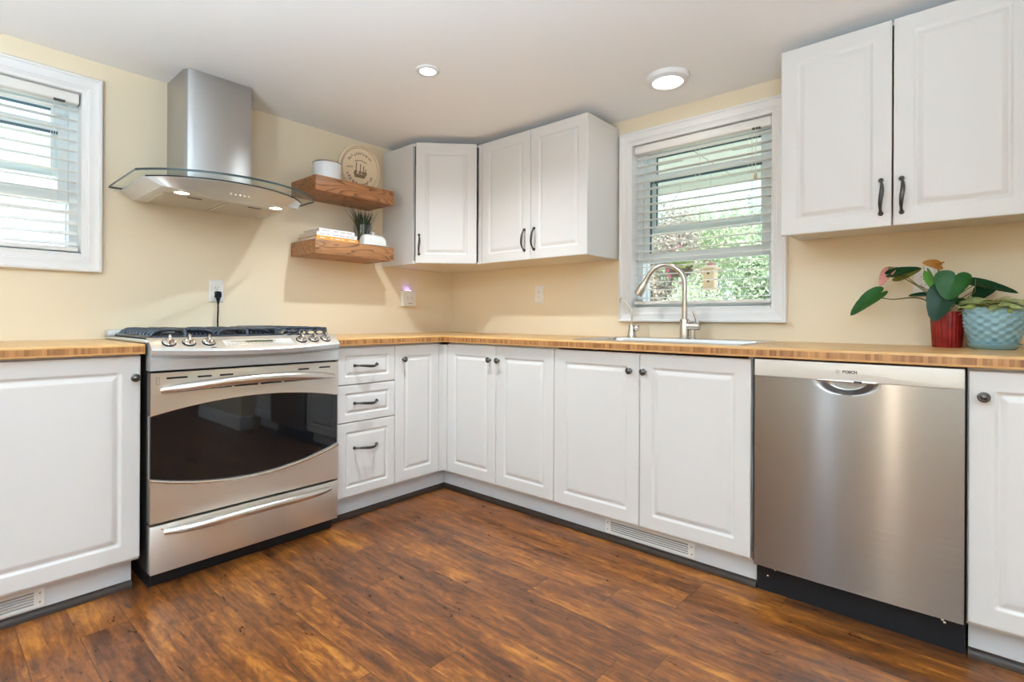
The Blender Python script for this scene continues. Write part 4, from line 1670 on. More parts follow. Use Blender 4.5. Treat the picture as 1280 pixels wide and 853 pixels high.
m.box(-0.0255, -0.0243, -0.0045, 0.0045, -0.0002, 0.0004, X=F).box(-0.0207, -0.0195, -0.0045, 0.0045, -0.0002, 0.0004, X=F).box(-0.0243, -0.0207, -0.0007, 0.0007, -0.0002, 0.0004, X=F)
m.build('maker_emblem', M['greyink'], cs, smooth=0)

# ------------------------------------------------------------------ sink and taps
t = thing('kitchen_sink', (-0.31, -1.87, 0.74), 'stainless steel drop-in sink set into the worktop under the window', 'sink')
Fs = Matrix.Translation((SKx0, SKy1, CT))
SW, SL = SKx1 - SKx0, SKy0 - SKy1
m = MB()
m.X = Fs
m.rloops(SW, SL, [(0.0, 0.0006, .025), (0.0, 0.003, .025), (0.003, 0.0052, .025), (0.012, 0.0055, .025), (0.016, 0.004, .025), (0.022, 0.0038, .025)], cap0=False, cap1=False, n=6)
# deck strip at the back (wall side) and the bowl
bw = SW - 0.044 - 0.085
m.box(0.022 + bw, SW - 0.022, 0.022, SL - 0.022, 0.001, 0.0038)
m.rloops(bw, SL - 0.044, [(0.0, 0.0038, .05), (0.003, 0.002, .05), (0.006, -0.006, .05), (0.012, -0.15, .05), (0.03, -0.172, .04), (0.10, -0.176, .02)], Matrix.Translation((0.022, 0.022, 0)), cap0=False, n=6)
m.build('basin', M['sink'], t)
m = MB().lathe([(0.045, 0.0), (0.045, 0.003), (0.036, 0.003), (0.032, -0.002), (0.0, -0.002)], 28, Matrix.Translation((-0.36, -1.87, CT - 0.1755)))
m.build('drain', M['chrome'], t)

# pull-down kitchen tap
fx, fy, fz = -0.105, -1.852, CT + 0.0038
t = thing('kitchen_tap', (fx, fy, fz), 'tall brushed nickel pull-down kitchen tap behind the sink', 'tap')
m = MB()
T = Matrix.Translation((fx, fy, fz))
m.lathe([(0.027, 0.0), (0.027, 0.004), (0.0235, 0.007), (0.0235, 0.095), (0.022, 0.098), (0.0, 0.098)], 32, T)
m.build('tap_body', M['nickel'], t)
# spout arc: rises, then bends to the left (+y) and towards the room
dirv = Vector((-0.10, 0.9949, 0)).normalized()
pts, rad = [], []
Rr = 0.100
h0 = 0.276
pts.append(Vector((fx, fy, fz + 0.09)))
pts.append(Vector((fx, fy, fz + 0.20)))
for i in range(26):
    a = math.radians(152) * i / 25
    c_ = Vector((fx, fy, fz + h0)) + dirv * Rr
    pts.append(c_ - dirv * (Rr * math.cos(a)) + Vector((0, 0, Rr * math.sin(a))))
m = MB()
tail = (pts[-1] - pts[-2]).normalized()
pts.append(pts[-1] + tail * 0.022)
m.tube(pts, 0.0138, 16)
sp = m.build('spout', M['nickel'], t)
hp = pts[-1]
m = MB()
m.tube([hp - tail * 0.002, hp + tail * 0.012, hp + tail * 0.030, hp + tail * 0.050, hp + tail * 0.086, hp + tail * 0.089], [0.0148, 0.0155, 0.0178, 0.0225, 0.0235, 0.021], 20)
sh = m.build('spray_head', M['nickel'], sp)
m = MB()
m.tube([hp + tail * 0.0885, hp + tail * 0.0905], 0.019, 18)
m.build('spray_face', M['black'], sh)
m = MB()
m.tube([(fx, fy - 0.015, fz + 0.062), (fx, fy - 0.075, fz + 0.062)], 0.0185, 20)
m.tube([(fx, fy - 0.074, fz + 0.062), (fx, fy - 0.078, fz + 0.062)], [0.0185, 0.016], 20)
lv = m.build('lever_hub', M['nickel'], t)
m = MB()
m.tube([(fx, fy - 0.066, fz + 0.072), (fx - 0.004, fy - 0.060, fz + 0.10), (fx - 0.010, fy - 0.048, fz + 0.138)], [(0.0075, 0.005), (0.007, 0.0045), (0.0062, 0.004)], 12)
m.build('lever', M['nickel'], lv)
m = MB()
m.lathe([(0.018, 0.0), (0.018, 0.004), (0.0125, 0.006), (0.0125, 0.046), (0.0, 0.046)], 20, Matrix.Translation((fx, fy - 0.042, fz)))
m.build('side_post', M['nickel'], t)

# small filtered-water tap
sx, sy = -0.100, -1.556
t = thing('filter_tap', (sx, sy, fz), 'short chrome filtered-water tap left of the tall tap', 'tap')
m = MB()
m.lathe([(0.028, 0.0), (0.028, 0.003), (0.024, 0.006), (0.0175, 0.045), (0.0165, 0.060), (0.0125, 0.068), (0.0, 0.070)], 28, Matrix.Translation((sx, sy, fz)))
m.build('tap_body', M['nickel'], t)
m = MB()
m.tube([(sx, sy, fz + 0.064), (sx, sy, fz + 0.142), (sx - 0.002, sy + 0.004, fz + 0.152), (sx - 0.006, sy + 0.044, fz + 0.205), (sx - 0.007, sy + 0.052, fz + 0.213), (sx - 0.008, sy + 0.060, fz + 0.2135), (sx - 0.008, sy + 0.066, fz + 0.206), (sx - 0.008, sy + 0.069, fz + 0.184)],
       0.0048, 12)
m.build('spout', M['nickel'], t)
m = MB()
m.tube([(sx, sy - 0.010, fz + 0.050), (sx, sy - 0.026, fz + 0.050)], 0.009, 14)
m.lathe([(0.010, 0.0), (0.0175, 0.002), (0.019, 0.008), (0.0165, 0.016), (0.008, 0.019), (0.0, 0.0195)], 20, frame((sx, sy - 0.024, fz + 0.050), (0, 0, 1), (0, -1, 0)))
m.build('tap_handle', M['chrome'], t)

# ------------------------------------------------------------------ outlets and plugs


def outlet(fr, label, nm='wall_outlet', W=0.070, H=0.115):
    t = thing(nm, fr.translation, label, 'outlet', 'white wall outlets')
    m = MB()
    m.X = fr
    m.rloops(W, H, [(0, 0.0003, .004), (0, 0.0035, .004), (0.0025, 0.006, .004), (0.006, 0.0065, .004)])
    m.build('cover_plate', M['outlet'], t)
    m = MB()
    m.X = fr
    m.rloops(0.034, 0.067, [(0, 0.006, .003), (0, 0.0078, .003), (0.001, 0.0082, .003)], Matrix.Translation((W / 2 - 0.017, H / 2 - 0.0335, 0)))
    rc = m.build('receptacle', M['outlet'], t)
    m = MB()
    m.X = fr
    for v in (H / 2 + 0.017, H / 2 - 0.015):
        m.box(W / 2 - 0.0075, W / 2 - 0.0055, v - 0.004, v + 0.004, 0.0078, 0.0084).box(W / 2 + 0.0050, W / 2 + 0.007, v - 0.0032, v + 0.0032, 0.0078, 0.0084)
        m.lathe([(0.0024, 0.0078), (0.0024, 0.0084), (0, 0.0084)], 10, Matrix.Translation((W / 2, v - 0.0095, 0)))
    m.build('slots', M['slot'], rc, smooth=0)
    return t


outlet(fA(-1.663, 0.0, 1.094), 'white wall outlet behind the range with a black plug in it')
outlet(fB(-0.808, 0.0, 1.116), 'white wall outlet on the sink wall, left of the window')
outlet(fB(-2.757, 0.0, 1.115), 'white wall outlet half hidden behind the anthurium stems')
t = thing('power_cord', (-1.626, -0.02, 1.0), 'black plug and cord hanging from the outlet behind the range', 'cord')
m = MB()
F = fA(-1.663, 0.0, 1.094)
m.X = F
m.rloops(0.030, 0.036, [(0.001, 0.0088, .006), (0, 0.012, .008), (0.001, 0.026, .009), (0.005, 0.030, .009)], Matrix.Translation((0.022, 0.020, 0)))
m.tube([(0.037, 0.032, 0.019), (0.037, 0.018, 0.019), (0.037, 0.0, 0.019), (0.037, -0.012, 0.018)], [(0.0125, 0.0085), (0.011, 0.008), (0.006, 0.006), (0.0046, 0.0046)], 12)
m.build('plug', M['black'], t)
m = MB()
m.X = F
m.tube([(0.037, -0.008, 0.018), (0.036, -0.05, 0.020), (0.035, -0.10, 0.018), (0.036, -0.135, 0.019), (0.037, -0.142, 0.024)], 0.0042, 10)
m.build('cable', M['black'], t)

# plug-in adapter with violet night light
F = fA(-0.468, 0.0, 1.098)
t = thing('plug_adapter', F.translation, 'white square plug-in adapter with violet night light below the corner cabinet', 'adapter')
m = MB()
m.X = F
m.rloops(0.112, 0.108, [(0.003, 0.0005, .008), (0.0, 0.004, .008), (0.0, 0.030, .008), (0.003, 0.034, .008), (0.008, 0.035, .008)])
m.build('adapter_body', M['outlet'], t)
m = MB()
m.X = F
for u_ in (0.040, 0.074):
    m.box(u_ - 0.006, u_ - 0.004, 0.056, 0.066, 0.0345, 0.0354).box(u_ + 0.005, u_ + 0.007, 0.057, 0.065, 0.0345, 0.0354)
    m.lathe([(0.0025, 0.0345), (0.0025, 0.0354), (0, 0.0354)], 10, Matrix.Translation((u_, 0.046, 0)))
m.box(0.045, 0.057, 0.018, 0.023, 0.0345, 0.0354).box(0.063, 0.075, 0.018, 0.023, 0.0345, 0.0354)
m.build('sockets', M['slot'], t, smooth=0)
m = MB()
m.X = F
m.box(0.036, 0.072, 0.1075, 0.1095, 0.010, 0.024, 0.0006, 1)
m.build('night_light', M['glow_violet'], t)

# ------------------------------------------------------------------ plants on the worktop


def leaf_obj(mb, base, tip, nrm, width, cup=0.15, fold=0.0, droop=0.1, heart=True, thick=0.0006):
    """heart-shaped or lance leaf; base: stalk point, tip: point, nrm: upper-side normal"""
    base, tip = Vector(base), Vector(tip)
    L = (tip - base).length
    u = (tip - base).normalized()
    n_ = Vector(nrm)
    n_ = (n_ - u * n_.dot(u)).normalized()
    s = n_.cross(u)
    if heart:
        key = [(0, 1.0), (12, .90), (25, .74), (45, .60), (70, .54), (95, .53), (120, .53), (145, .49), (160, .44), (172, .33), (180, .22)]
    else:
        key = [(0, 1.0), (8, .86), (20, .56), (40, .34), (70, .225), (100, .18), (140, .14), (180, .10)]
    nA, nR = 48, 6
    sc = width / (L * (1.06 if heart else 0.46))

    def rad_at(deg):
        deg = abs(deg)
        for (a0, r0), (a1, r1) in zip(key, key[1:]):
            if a0 <= deg <= a1:
                q = (deg - a0) / (a1 - a0)
                return r0 + (r1 - r0) * q
        return key[-1][1]
    layers = []
    vs, fs = [], []
    for side in (1, -1):
        o = len(vs)
        for r_ in range(nR + 1):
            for k_ in range(nA):
                deg = -180 + 360 * k_ / nA
                rr = rad_at(deg) * r_ / nR
                a = math.radians(deg)
                x = rr * math.cos(a)
                y = rr * math.sin(a) * sc
                h = cup * (y * y) * 1.6 + fold * abs(y) - droop * max(0.0, x) ** 2 - 0.25 * droop * min(0, x) ** 2
                p = base + u * (x * L) + s * (y * L) + n_ * (h * L + thick * side)
                vs.append(p)
        for r_ in range(nR):
            for k_ in range(nA):
                a, b = o + r_ * nA + k_, o + r_ * nA + (k_ + 1) % nA
                f = (a, a + nA, b + nA, b)
                fs.append(f if side > 0 else f[::-1])
    o2 = (nR + 1) * nA
    for k_ in range(nA):
        a, b = nR * nA + k_, nR * nA + (k_ + 1) % nA
        fs.append((a, a + o2, b + o2, b))
    mb.add(vs, fs)
    return mb


px, py = -0.115, -2.866
t = thing('anthurium', (px, py, CT), 'anthurium with glossy heart leaves in a ribbed red pot', 'plant')
m = MB()
m.lathe([(0.0, 0.0), (0.040, 0.0), (0.0425, 0.003), (0.049, 0.12), (0.0505, 0.134), (0.047, 0.134), (0.0455, 0.12), (0.0, 0.118)], 96, Matrix.Translation((px, py, CT)),
        fn=lambda a, z: 1 + (0.034 * math.cos(24 * a) if 0.002 < z < 0.132 else 0))
m.build('pot', M['red_pot'], t, smooth=60)
m = MB().lathe([(0.0, 0.1185), (0.0445, 0.1185), (0.0, 0.124)], 24, Matrix.Translation((px, py, CT)), cap=False)
m.build('soil', M['soil'], t)
root = (px, py, CT + 0.12)
SD2 = -0.14
stems = []


def aleaf(name, base, tip, nrm, width, mat, mids, cup=0.15, fold=0.0, droop=0.12, heart=True, label=None):
    m = MB()
    leaf_obj(m, base, tip, nrm, width, cup, fold, droop, heart)
    o = m.build(name, M[mat], t, smooth=60)
    if label:
        o['label'] = label
    m = MB()
    pts = [Vector(root)] + [Vector(q) for q in mids] + [Vector(base)]
    # smooth the stalk
    sm = []
    for i in range(len(pts) - 1):
        p0_, p1_, p2_, p3_ = pts[max(i - 1, 0)], pts[i], pts[i + 1], pts[min(i + 2, len(pts) - 1)]
        for k_ in range(6):
            q = k_ / 6
            sm.append(0.5 * ((2 * p1_) + (-p0_ + p2_) * q + (2 * p0_ - 5 * p1_ + 4 * p2_ - p3_) * q * q + (-p0_ + 3 * p1_ - 3 * p2_ + p3_) * q ** 3))
    sm.append(pts[-1])
    m.tube(sm, 0.0016, 8)
    m.build('leaf_stalk', M['stem'], t)


aleaf('leaf', (-0.15, -2.646, 1.108), (-0.165, -2.562, 1.040), (-0.8, 0.45, 0.45), 0.075, 'leaf_mid', [(-0.13, -2.79, 1.100), (-0.14, -2.70, 1.098)], 0.3, 0.15, 0.1)
aleaf('leaf', (-0.13, -2.652, 1.112), (-0.135, -2.640, 1.125), (-0.8, 0, 0.5), 0.014, 'leaf_mid', [(-0.13, -2.79, 1.098), (-0.14, -2.70, 1.097)])
aleaf('leaf', (-0.12, -2.728, 1.204), (-0.15, -2.690, 1.222), (-0.55, -0.3, 0.8), 0.055, 'leaf_bright', [(-0.12, -2.82, 1.110), (-0.13, -2.765, 1.165)], 0.1, 0.0, 0.05)
aleaf('leaf', (-0.16, -2.713, 1.199), (-0.15, -2.790, 1.217), (-0.75, 0.2, 0.65), 0.046, 'leaf_dark', [(-0.14, -2.81, 1.115), (-0.15, -2.755, 1.165)], 0.3, 0.1, 0.05)
aleaf('leaf', (-0.13, -2.725, 1.190), (-0.125, -2.792, 1.215), (-0.5, 0.5, -0.6), 0.044, 'leaf_olive', [(-0.13, -2.82, 1.12), (-0.13, -2.765, 1.16)], 0.2, 0.0, 0.0, label='olive underside of a leaf')
aleaf('flower_spathe', (-0.15, -2.690, 1.206), (-0.19, -2.664, 1.158), (-0.85, 0.25, 0.25), 0.046, 'spathe_pink', [(-0.13, -2.80, 1.125), (-0.14, -2.74, 1.178)], 0.25, 0.0, 0.2, label='faded pink flower')
aleaf('flower_spathe', (-0.12, -2.836, 1.226), (-0.15, -2.797, 1.236), (-0.85, 0.2, 0.45), 0.044, 'spathe_orange', [(-0.115, -2.858, 1.12), (-0.115, -2.846, 1.18)], 0.1, 0.0, 0.1, label='faded orange flower')
m = MB()
m.tube([(-0.125, -2.834, 1.228), (-0.13, -2.846, 1.230), (-0.13, -2.858, 1.234)], [0.0032, 0.0042, 0.002], 8)
m.build('flower_spike', M['spathe_orange'], t)
aleaf('leaf', (-0.20, -2.886, 1.162), (-0.215, -2.866, 1.090), (-0.80, 0.1, 0.55), 0.108, 'leaf_mid', [(-0.13, -2.872, 1.09), (-0.15, -2.882, 1.135)], 0.28, 0.05, 0.1)
aleaf('leaf', (-0.16, -2.818, 1.176), (-0.20, -2.850, 1.098), (-0.55, 0.8, 0.1), 0.042, 'leaf_bright', [(-0.125, -2.850, 1.08), (-0.135, -2.83, 1.14)], 0.3, 0.2, 0.1)
aleaf('leaf', (-0.19, -2.856, 1.110), (-0.215, -2.827, 1.014), (-0.88, 0.1, 0.4), 0.092, 'leaf_dark', [(-0.13, -2.862, 1.06), (-0.16, -2.862, 1.105)], 0.2, 0.05, 0.12)
aleaf('leaf', (-0.14, -2.812, 1.112), (-0.15, -2.752, 1.112), (-0.5, 0, 0.85), 0.034, 'leaf_dark', [(-0.12, -2.845, 1.07)], 0.2, 0.1, 0.05, heart=False)
aleaf('leaf', (-0.12, -2.954, 1.150), (-0.13, -3.058, 1.116), (-0.65, -0.1, 0.75), 0.050, 'leaf_dark', [(-0.115, -2.89, 1.10), (-0.115, -2.935, 1.14)], 0.25, 0.1, 0.05)
aleaf('leaf', (-0.13, -2.972, 1.130), (-0.155, -2.938, 1.088), (-0.8, 0.2, 0.5), 0.062, 'leaf_dark', [(-0.115, -2.90, 1.09), (-0.12, -2.945, 1.125)], 0.15, 0.0, 0.1)
aleaf('leaf', (-0.15, -2.900, 1.085), (-0.175, -2.925, 1.062), (-0.7, -0.2, 0.6), 0.04, 'leaf_mid', [(-0.12, -2.882, 1.062)], 0.15, 0.0, 0.1)
m = MB()
for (a, b) in (((-0.13, -2.805, 1.18), (-0.135, -2.796, 1.222)), ((-0.12, -2.852, 1.15), (-0.125, -2.838, 1.205)), ((-0.14, -2.943, 1.12), (-0.145, -2.945, 1.165))):
    m.tube([root, a, b], [0.0014, 0.0016, 0.0008], 6)
m.build('bare_stalk', M['stem'], t)

# blue bowl planter
bx2, by2 = -0.175, -2.992
t = thing('succulent_planter', (bx2, by2, CT), 'pale trailing plant in a scalloped light blue pot with saucer', 'plant')
T = Matrix.Translation((bx2, by2, CT))
m = MB().lathe([(0.0, 0.0), (0.055, 0.0), (0.060, 0.003), (0.073, 0.018), (0.0735, 0.021), (0.071, 0.021), (0.058, 0.008), (0.0, 0.007)], 48, T)
m.build('saucer', M['blue_pot'], t)


def scale_bump(a, z):
    if not 0.014 < z < 0.140:
        return 1.0
    c_ = math.cos(13 * a) * math.cos(2 * PI * z / 0.0265)
    return 1 + 0.034 * (abs(c_) ** 0.8) * (1 if c_ > 0 else -1)


def bowl_r(z):
    q = (z - 0.008) / 0.135
    return 0.056 + 0.026 * (1 - (1 - min(1, q * 1.25)) ** 2.2)


prof = [(0.0, 0.0085), (0.052, 0.0085)] + [(bowl_r(0.010 + 0.133 * i / 90), 0.010 + 0.133 * i / 90) for i in range(91)] + [(0.080, 0.1455), (0.077, 0.1455), (0.074, 0.13), (0.0, 0.128)]
m = MB().lathe(prof, 208, T, fn=scale_bump)
m.build('pot', M['blue_pot'], t, smooth=50)
m = MB().lathe([(0.0, 0.1285), (0.0735, 0.1285), (0.0, 0.134)], 24, T, cap=False)
m.build('soil', M['soil'], t)
m = MB()
RL = random.Random(11)
for i in range(60):
    a = RL.uniform(0, 2 * PI)
    r0 = 0.062 * math.sqrt(RL.random())
    b = Vector((bx2 + r0 * math.cos(a), by2 + r0 * math.sin(a), CT + 0.138 + RL.uniform(0, 0.034)))
    a2 = a + RL.uniform(-0.9, 0.9)
    L = RL.uniform(0.034, 0.062)
    e_ = Vector((math.cos(a2) * L, math.sin(a2) * L, RL.uniform(-0.006, 0.026)))
    leaf_obj(m, b, b + e_, (RL.uniform(-.8, -.1), RL.uniform(-.3, .3), 1), L * 0.55, 0.2, 0.1, 0.3, heart=False)
m.build('trailing_leaves', M['leaf_pale'], t, smooth=60)
m = MB()
for (b, e_) in (((bx2 - 0.07, by2 + 0.0, CT + 0.148), (-0.018, 0.012, -0.022)), ((bx2 - 0.065, by2 - 0.03, CT + 0.15), (-0.02, -0.01, -0.02)), ((bx2 - 0.055, by2 + 0.05, CT + 0.15), (-0.012, 0.03, 0.0))):
    leaf_obj(m, b, Vector(b) + Vector(e_), (-0.7, 0, 0.7), 0.022, 0.1, 0.0, 0.3, heart=False)
m.build('hanging_leaves', M['leaf_olive'], t, smooth=60)


# ------------------------------------------------------------------ ceiling lights
def downlight(x, y, r_out, r_in, drop, lens, label, group=None, watts=0.0):
    t = thing('ceiling_light', (x, y, CEIL), label, 'ceiling light', group)
    T = Matrix.Translation((x, y, CEIL)) @ Matrix.Rotation(PI, 4, 'X')
    m = MB().lathe([(r_out, 0.0004), (r_out, 0.002), (r_out - 0.004, drop * 0.7), (r_in + 0.010, drop), (r_in + 0.001, drop), (r_in, drop - 0.002), (r_in, 0.001)], 40, T, cap=False)
    m.build('trim_ring', M['trim'], t)
    m = MB().lathe([(r_in, drop - 0.0025), (0.0, drop - 0.0015)], 32, T, cap=False)
    m.build('lens', M[lens], t)
    if watts:
        d = bpy.data.lights.new('downlight_beam', 'SPOT')
        d.energy = watts
        d.color = (0.84, 0.94, 1.0)
        d.spot_size = math.radians(150)
        d.spot_blend = 1.0
        d.shadow_soft_size = 0.022
        o = bpy.data.objects.new('downlight_beam', d)
        o.location = (x, y, CEIL - drop - 0.004)
        COL.objects.link(o)
    return t


downlight(-1.12, -1.065, 0.056, 0.036, 0.008, 'lens_key', 'small recessed ceiling light in front of the range hood', None, LAMP_KEY)
downlight(-0.352, -1.868, 0.098, 0.068, 0.028, 'lens_disc', 'larger round ceiling disc light in front of the sink window')
# small unseen downlights, added over the rest of the room for fill
for (x, y) in ((-2.45, -1.15), (-1.12, -2.45), (-2.45, -2.45), (-1.25, -3.9), (-2.45, -3.9), (-3.75, -1.15), (-3.75, -2.45), (-3.75, -3.9)):
    t = downlight(x, y, 0.056, 0.036, 0.008, 'lens_fill', 'added small ceiling light, unseen, in the rest of the room', 'added ceiling lights out of view', LAMP_FILL)

# two unseen bowl lights added behind the camera to brighten the ceiling
for (x, y) in ((-3.55, -2.30), (-3.35, -3.50)):
    t = thing('fill_uplight', (x, y, 0), 'added unseen bowl light that fills the ceiling, behind the camera', 'fill light', 'added ceiling fill lights')
    T = Matrix.Translation((x, y, 0))
    m = MB().lathe([(0.0, 0.0), (0.14, 0.0), (0.14, 0.012), (0.02, 0.03), (0.011, 0.05), (0.011, 0.83), (0.0, 0.83)], 28, T)
    m.build('stand', M['nickel'], t)
    m = MB().lathe([(0.0, 0.822), (0.05, 0.825), (0.12, 0.88), (0.152, 0.98), (0.148, 0.98), (0.115, 0.885), (0.05, 0.832), (0.0, 0.829)], 36, T)
    m.build('bowl_shade', M['trim'], t)
    m = MB().lathe([(0.0, 0.936), (0.125, 0.934)], 28, T, cap=False)
    m.build('lens', M['lens_fill_uplight'], t)

# unseen glowing column, added so its reflection stripes the dishwasher door
t = thing('streak_column', (-5.02, -2.50, 0), 'added unseen glowing column that stripes the dishwasher door', 'fill light')
T = Matrix.Translation((-5.02, -2.50, 0))
m = MB().lathe([(0.0, 0.0), (0.11, 0.0), (0.11, 0.02), (0.07, 0.03), (0.07, 0.10), (0.0, 0.10)], 24, T)
m.build('column_base', M['black'], t)
m = MB().lathe([(0.0, 0.101), (0.045, 0.101), (0.045, 1.85), (0.0, 1.85)], 24, T)
m.build('column_glow', M['glow_column'], t)

# ------------------------------------------------------------------ outside the windows
GZ = -0.35
m = MB().box(WT + 0.01, 26, -22, 20, GZ - 0.1, GZ).box(-14, WT + 0.01, WT + 0.01, 20, GZ - 0.1, GZ)
structure(m.build('ground', M['lawn'], smooth=0), 'pale gravel ground outside')
m = MB().box(-9, 2, YB - WT - 9.0, YB - WT - 0.01, -0.20, -0.05).box(-12, XB - WT - 0.01, YB, 2, -0.20, -0.05)
structure(m.build('bounce_floor', M['bounce_ground'], smooth=0))  # unseen pale ground, added to bounce daylight up to the ceiling
m = MB().box(WT + 0.005, 1.45, -6, 4, 2.105, 2.125).box(1.43, 1.46, -6, 4, 2.06, 2.27)
m.box(WT + 0.005, 1.46, -6, 4, 2.27, 2.29)
structure(m.build('roof_eave', M['soffit'], smooth=0), 'white soffit outside the sink window')
m = MB()
for y in (-1.9, -1.35, -0.8, -0.25):
    m.box(0.75, 0.80, y - 0.11, y + 0.11, 2.1035, 2.1052)
for y in (-2.2, -1.6, -1.0, -0.4):
    m.box(WT + 0.01, 1.42, y, y + 0.006, 2.1043, 2.1052)
structure(m.build('trim_4', M['greyink'], smooth=0))

# bird feeder hanging from the eave
bfx, bfy = 1.25, -1.487
t = thing('bird_feeder', (bfx, bfy, 1.24), 'pale wooden bird feeder hanging outside the sink window', 'bird feeder')
m = MB().lathe([(0.0, 0.0), (0.062, 0.0), (0.064, 0.006), (0.060, 0.012), (0.0, 0.012)], 8, Matrix.Translation((bfx, bfy, 1.242)))
m.build('feeder_tray', M['feeder_wood'], t)
m = MB().box(bfx - 0.042, bfx + 0.042, bfy - 0.042, bfy + 0.042, 1.253, 1.395, 0.004, 1)
fb = m.build('feeder_body', M['feeder_wood'], t)
m = MB()
for z in (1.30, 1.36):
    m.box(bfx - 0.0428, bfx - 0.0415, bfy - 0.008, bfy + 0.008, z - 0.006, z + 0.006)
m.build('seed_port', M['slot'], fb, smooth=0)
m = MB().lathe([(0.088, 0.0), (0.086, 0.004), (0.045, 0.024), (0.02, 0.032), (0.0, 0.032)], 8, Matrix.Translation((bfx, bfy, 1.394)))
m.build('feeder_roof', M['feeder_wood'], t)
m = MB().lathe([(0.026, 0.0), (0.022, 0.012), (0.008, 0.026), (0.0, 0.034)], 12, Matrix.Translation((bfx, bfy, 1.424)))
m.build('feeder_cap', M['feeder_red'], t)
m = MB().tube([(bfx, bfy, 1.455), (bfx, bfy, 2.104)], 0.0012, 6)
m.build('hanging_wire', M['greyink'], t)


def foliage(seed, n, leafsize, sx, sy, sz, lumps=11):
    """unit crown made of many small leaves gathered in lumps"""
    r = random.Random(seed)
    cs = [(Vector((r.uniform(-1, 1) * sx * .6, r.uniform(-1, 1) * sy * .6, r.uniform(-.7, .8) * sz * .7)), r.uniform(.35, .6)) for _ in range(lumps)]
    vs, fs = [], []
    for i in range(n):
        c_, rad_ = cs[i % lumps]
        d_ = Vector((r.gauss(0, 1), r.gauss(0, 1), r.gauss(0, 1))).normalized() * (rad_ * (0.5 + 0.55 * r.random()))
        p = c_ + Vector((d_.x * sx, d_.y * sy, d_.z * sz))
        nn = (d_.normalized() + Vector((r.uniform(-.8, .8), r.uniform(-.8, .8), r.uniform(-.2, .9)))).normalized()
        a = nn.orthogonal().normalized()
        b = nn.cross(a)
        ro = r.uniform(0, 2 * PI)
        a, b = a * math.cos(ro) + b * math.sin(ro), b * math.cos(ro) - a * math.sin(ro)
        L = leafsize * r.uniform(.7, 1.3)
        o = len(vs)
        vs += [p - a * L, p - b * L * .42 + nn * L * .1, p + a * L, p + b * L * .42 + nn * L * .1]
        fs += [(o, o + 1, o + 2, o + 3)]
    return vs, fs


def tree(name, x, y, base, hz, sx, sy, sz, mat, seed, n, leafsize, label, group, trunk_r=0.05):
    t = thing(name, (x, y, base), label, 'tree' if 'tree' in name else 'bush', group)
    vs, fs = foliage(seed, n, leafsize, sx, sy, sz)
    m = MB().add(vs, fs, Matrix.Translation((x, y, base + hz)))
    m.build('leaves', M[mat], t, smooth=0)
    m = MB()
    r = random.Random(seed)
    m.tube([(x, y, base), (x + r.uniform(-.1, .1), y, base + hz * .5), (x + r.uniform(-.1, .1), y + r.uniform(-.1, .1), base + hz)], [trunk_r, trunk_r * .7, trunk_r * .3], 8)
    for k_ in range(5):
        a = r.uniform(0, 2 * PI)
        m.tube([(x, y, base + hz * .55), (x + math.cos(a) * sx * .5, y + math.sin(a) * sy * .5, base + hz + r.uniform(-.2, .4) * sz)], [trunk_r * .5, trunk_r * .15], 6)
    m.build('trunk', M['bark'], t)
    return t


G = 'garden trees and bushes outside the sink window'
tree('garden_tree', 7.6, 1.95, GZ, 2.25, 0.9, 0.95, 1.5, 'garden_plum', 21, 9000, 0.046, 'plum-leaved tree at the left of the sink window view', G)
tree('garden_tree', 9.2, 1.35, GZ, 2.6, 1.0, 0.95, 1.5, 'garden_a', 22, 9000, 0.05, 'tall pale green tree in the middle of the window view', G)
tree('garden_tree', 7.8, -0.15, GZ, 2.0, 0.95, 1.0, 1.4, 'garden_b', 23, 9000, 0.046, 'darker green tree at the right of the sink window view', G)
tree('garden_tree', 11.6, 3.5, GZ, 3.1, 1.2, 1.2, 1.7, 'garden_a', 26, 8000, 0.06, 'tall green tree far behind the plum-leaved tree', G)
tree('garden_tree', 11.8, 0.9, GZ, 3.0, 1.2, 1.15, 1.6, 'garden_b', 27, 6500, 0.06, 'tallest green tree farthest off at the right of the view', G)
tree('garden_bush', 4.6, -0.12, GZ, 0.95, 0.55, 0.48, 0.85, 'garden_b', 24, 9000, 0.034, 'dark green bush behind the bird feeder', G, 0.025)
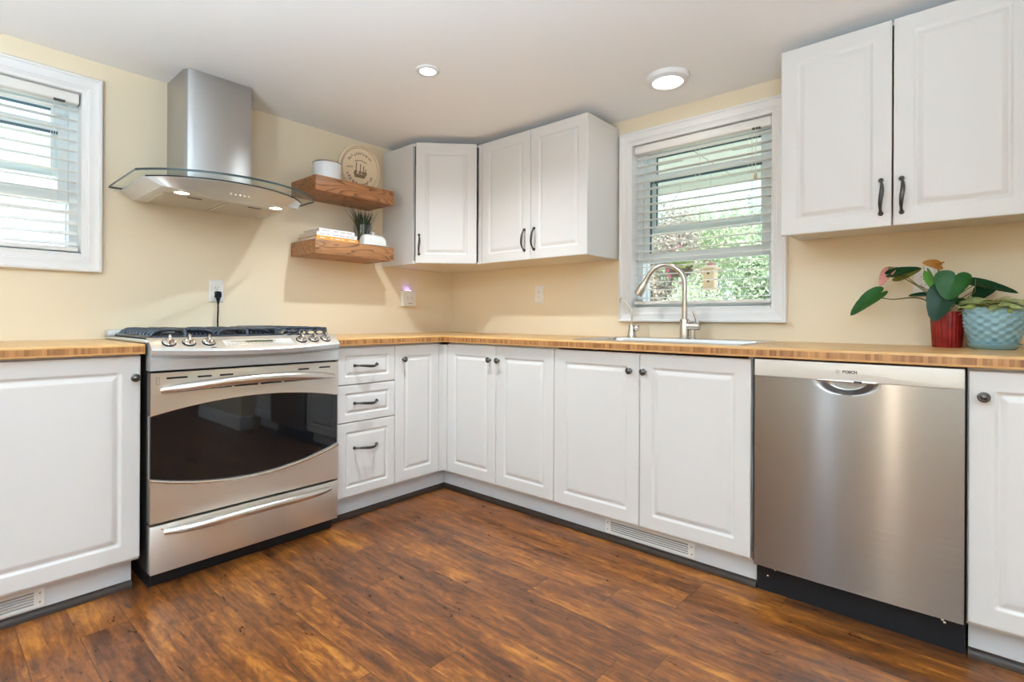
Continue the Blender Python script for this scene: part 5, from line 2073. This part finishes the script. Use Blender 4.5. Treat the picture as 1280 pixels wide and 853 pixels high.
tree('garden_bush', 4.2, -0.98, GZ, 0.85, 0.5, 0.42, 0.85, 'garden_c', 25, 9000, 0.034, 'lime green bush low at the right of the window view', G, 0.025)
tree('garden_bush', 4.8, 0.75, GZ, 0.90, 0.55, 0.45, 0.85, 'garden_plum', 28, 9000, 0.034, 'brownish bush low at the left of the window view', G, 0.025)
tree('garden_bush', 6.1, 0.85, GZ, 1.15, 0.7, 0.8, 1.05, 'garden_a', 29, 9000, 0.04, 'mid green bush between the brownish and dark bushes', G, 0.025)

# flowering basket hanging beside the feeder
fbx, fby, fbz = 1.32, -1.22, 1.40
t = thing('flower_basket', (fbx, fby, fbz), 'hanging basket with pink flowers left of the bird feeder', 'flower basket')
vs, fs = foliage(31, 420, 0.022, 0.16, 0.16, 0.10, 6)
m = MB().add(vs, fs, Matrix.Translation((fbx, fby, fbz + 0.08)))
m.build('leaves', M['garden_c'], t, smooth=0)
m = MB()
RF = random.Random(9)
for i in range(26):
    p = Vector((fbx + RF.gauss(0, .09), fby + RF.gauss(0, .10), fbz + 0.06 + RF.gauss(0, .08)))
    for k_ in range(5):
        a = 2 * PI * k_ / 5
        q = p + Vector((-0.004, 0.011 * math.cos(a), 0.011 * math.sin(a)))
        m.add([p, q + Vector((0, .006 * math.sin(a), -.006 * math.cos(a))), q + (q - p) * .6, q - Vector((0, .006 * math.sin(a), -.006 * math.cos(a)))], [(0, 1, 2, 3)])
m.build('flowers', M['petal'], t, smooth=0)
m = MB().lathe([(0.0, -0.05), (0.06, -0.045), (0.10, 0.0), (0.11, 0.04), (0.105, 0.04), (0.0, 0.03)], 20, Matrix.Translation((fbx, fby, fbz)))
m.build('basket', M['bark'], t)
m = MB()
for k_ in range(3):
    a = 2 * PI * k_ / 3
    m.tube([(fbx + 0.105 * math.cos(a), fby + 0.105 * math.sin(a), fbz + 0.04), (fbx, fby, fbz + 0.45)], 0.0012, 6)
m.tube([(fbx, fby, fbz + 0.45), (fbx, fby, 2.104)], 0.0015, 6)
m.build('hanging_wire', M['greyink'], t)
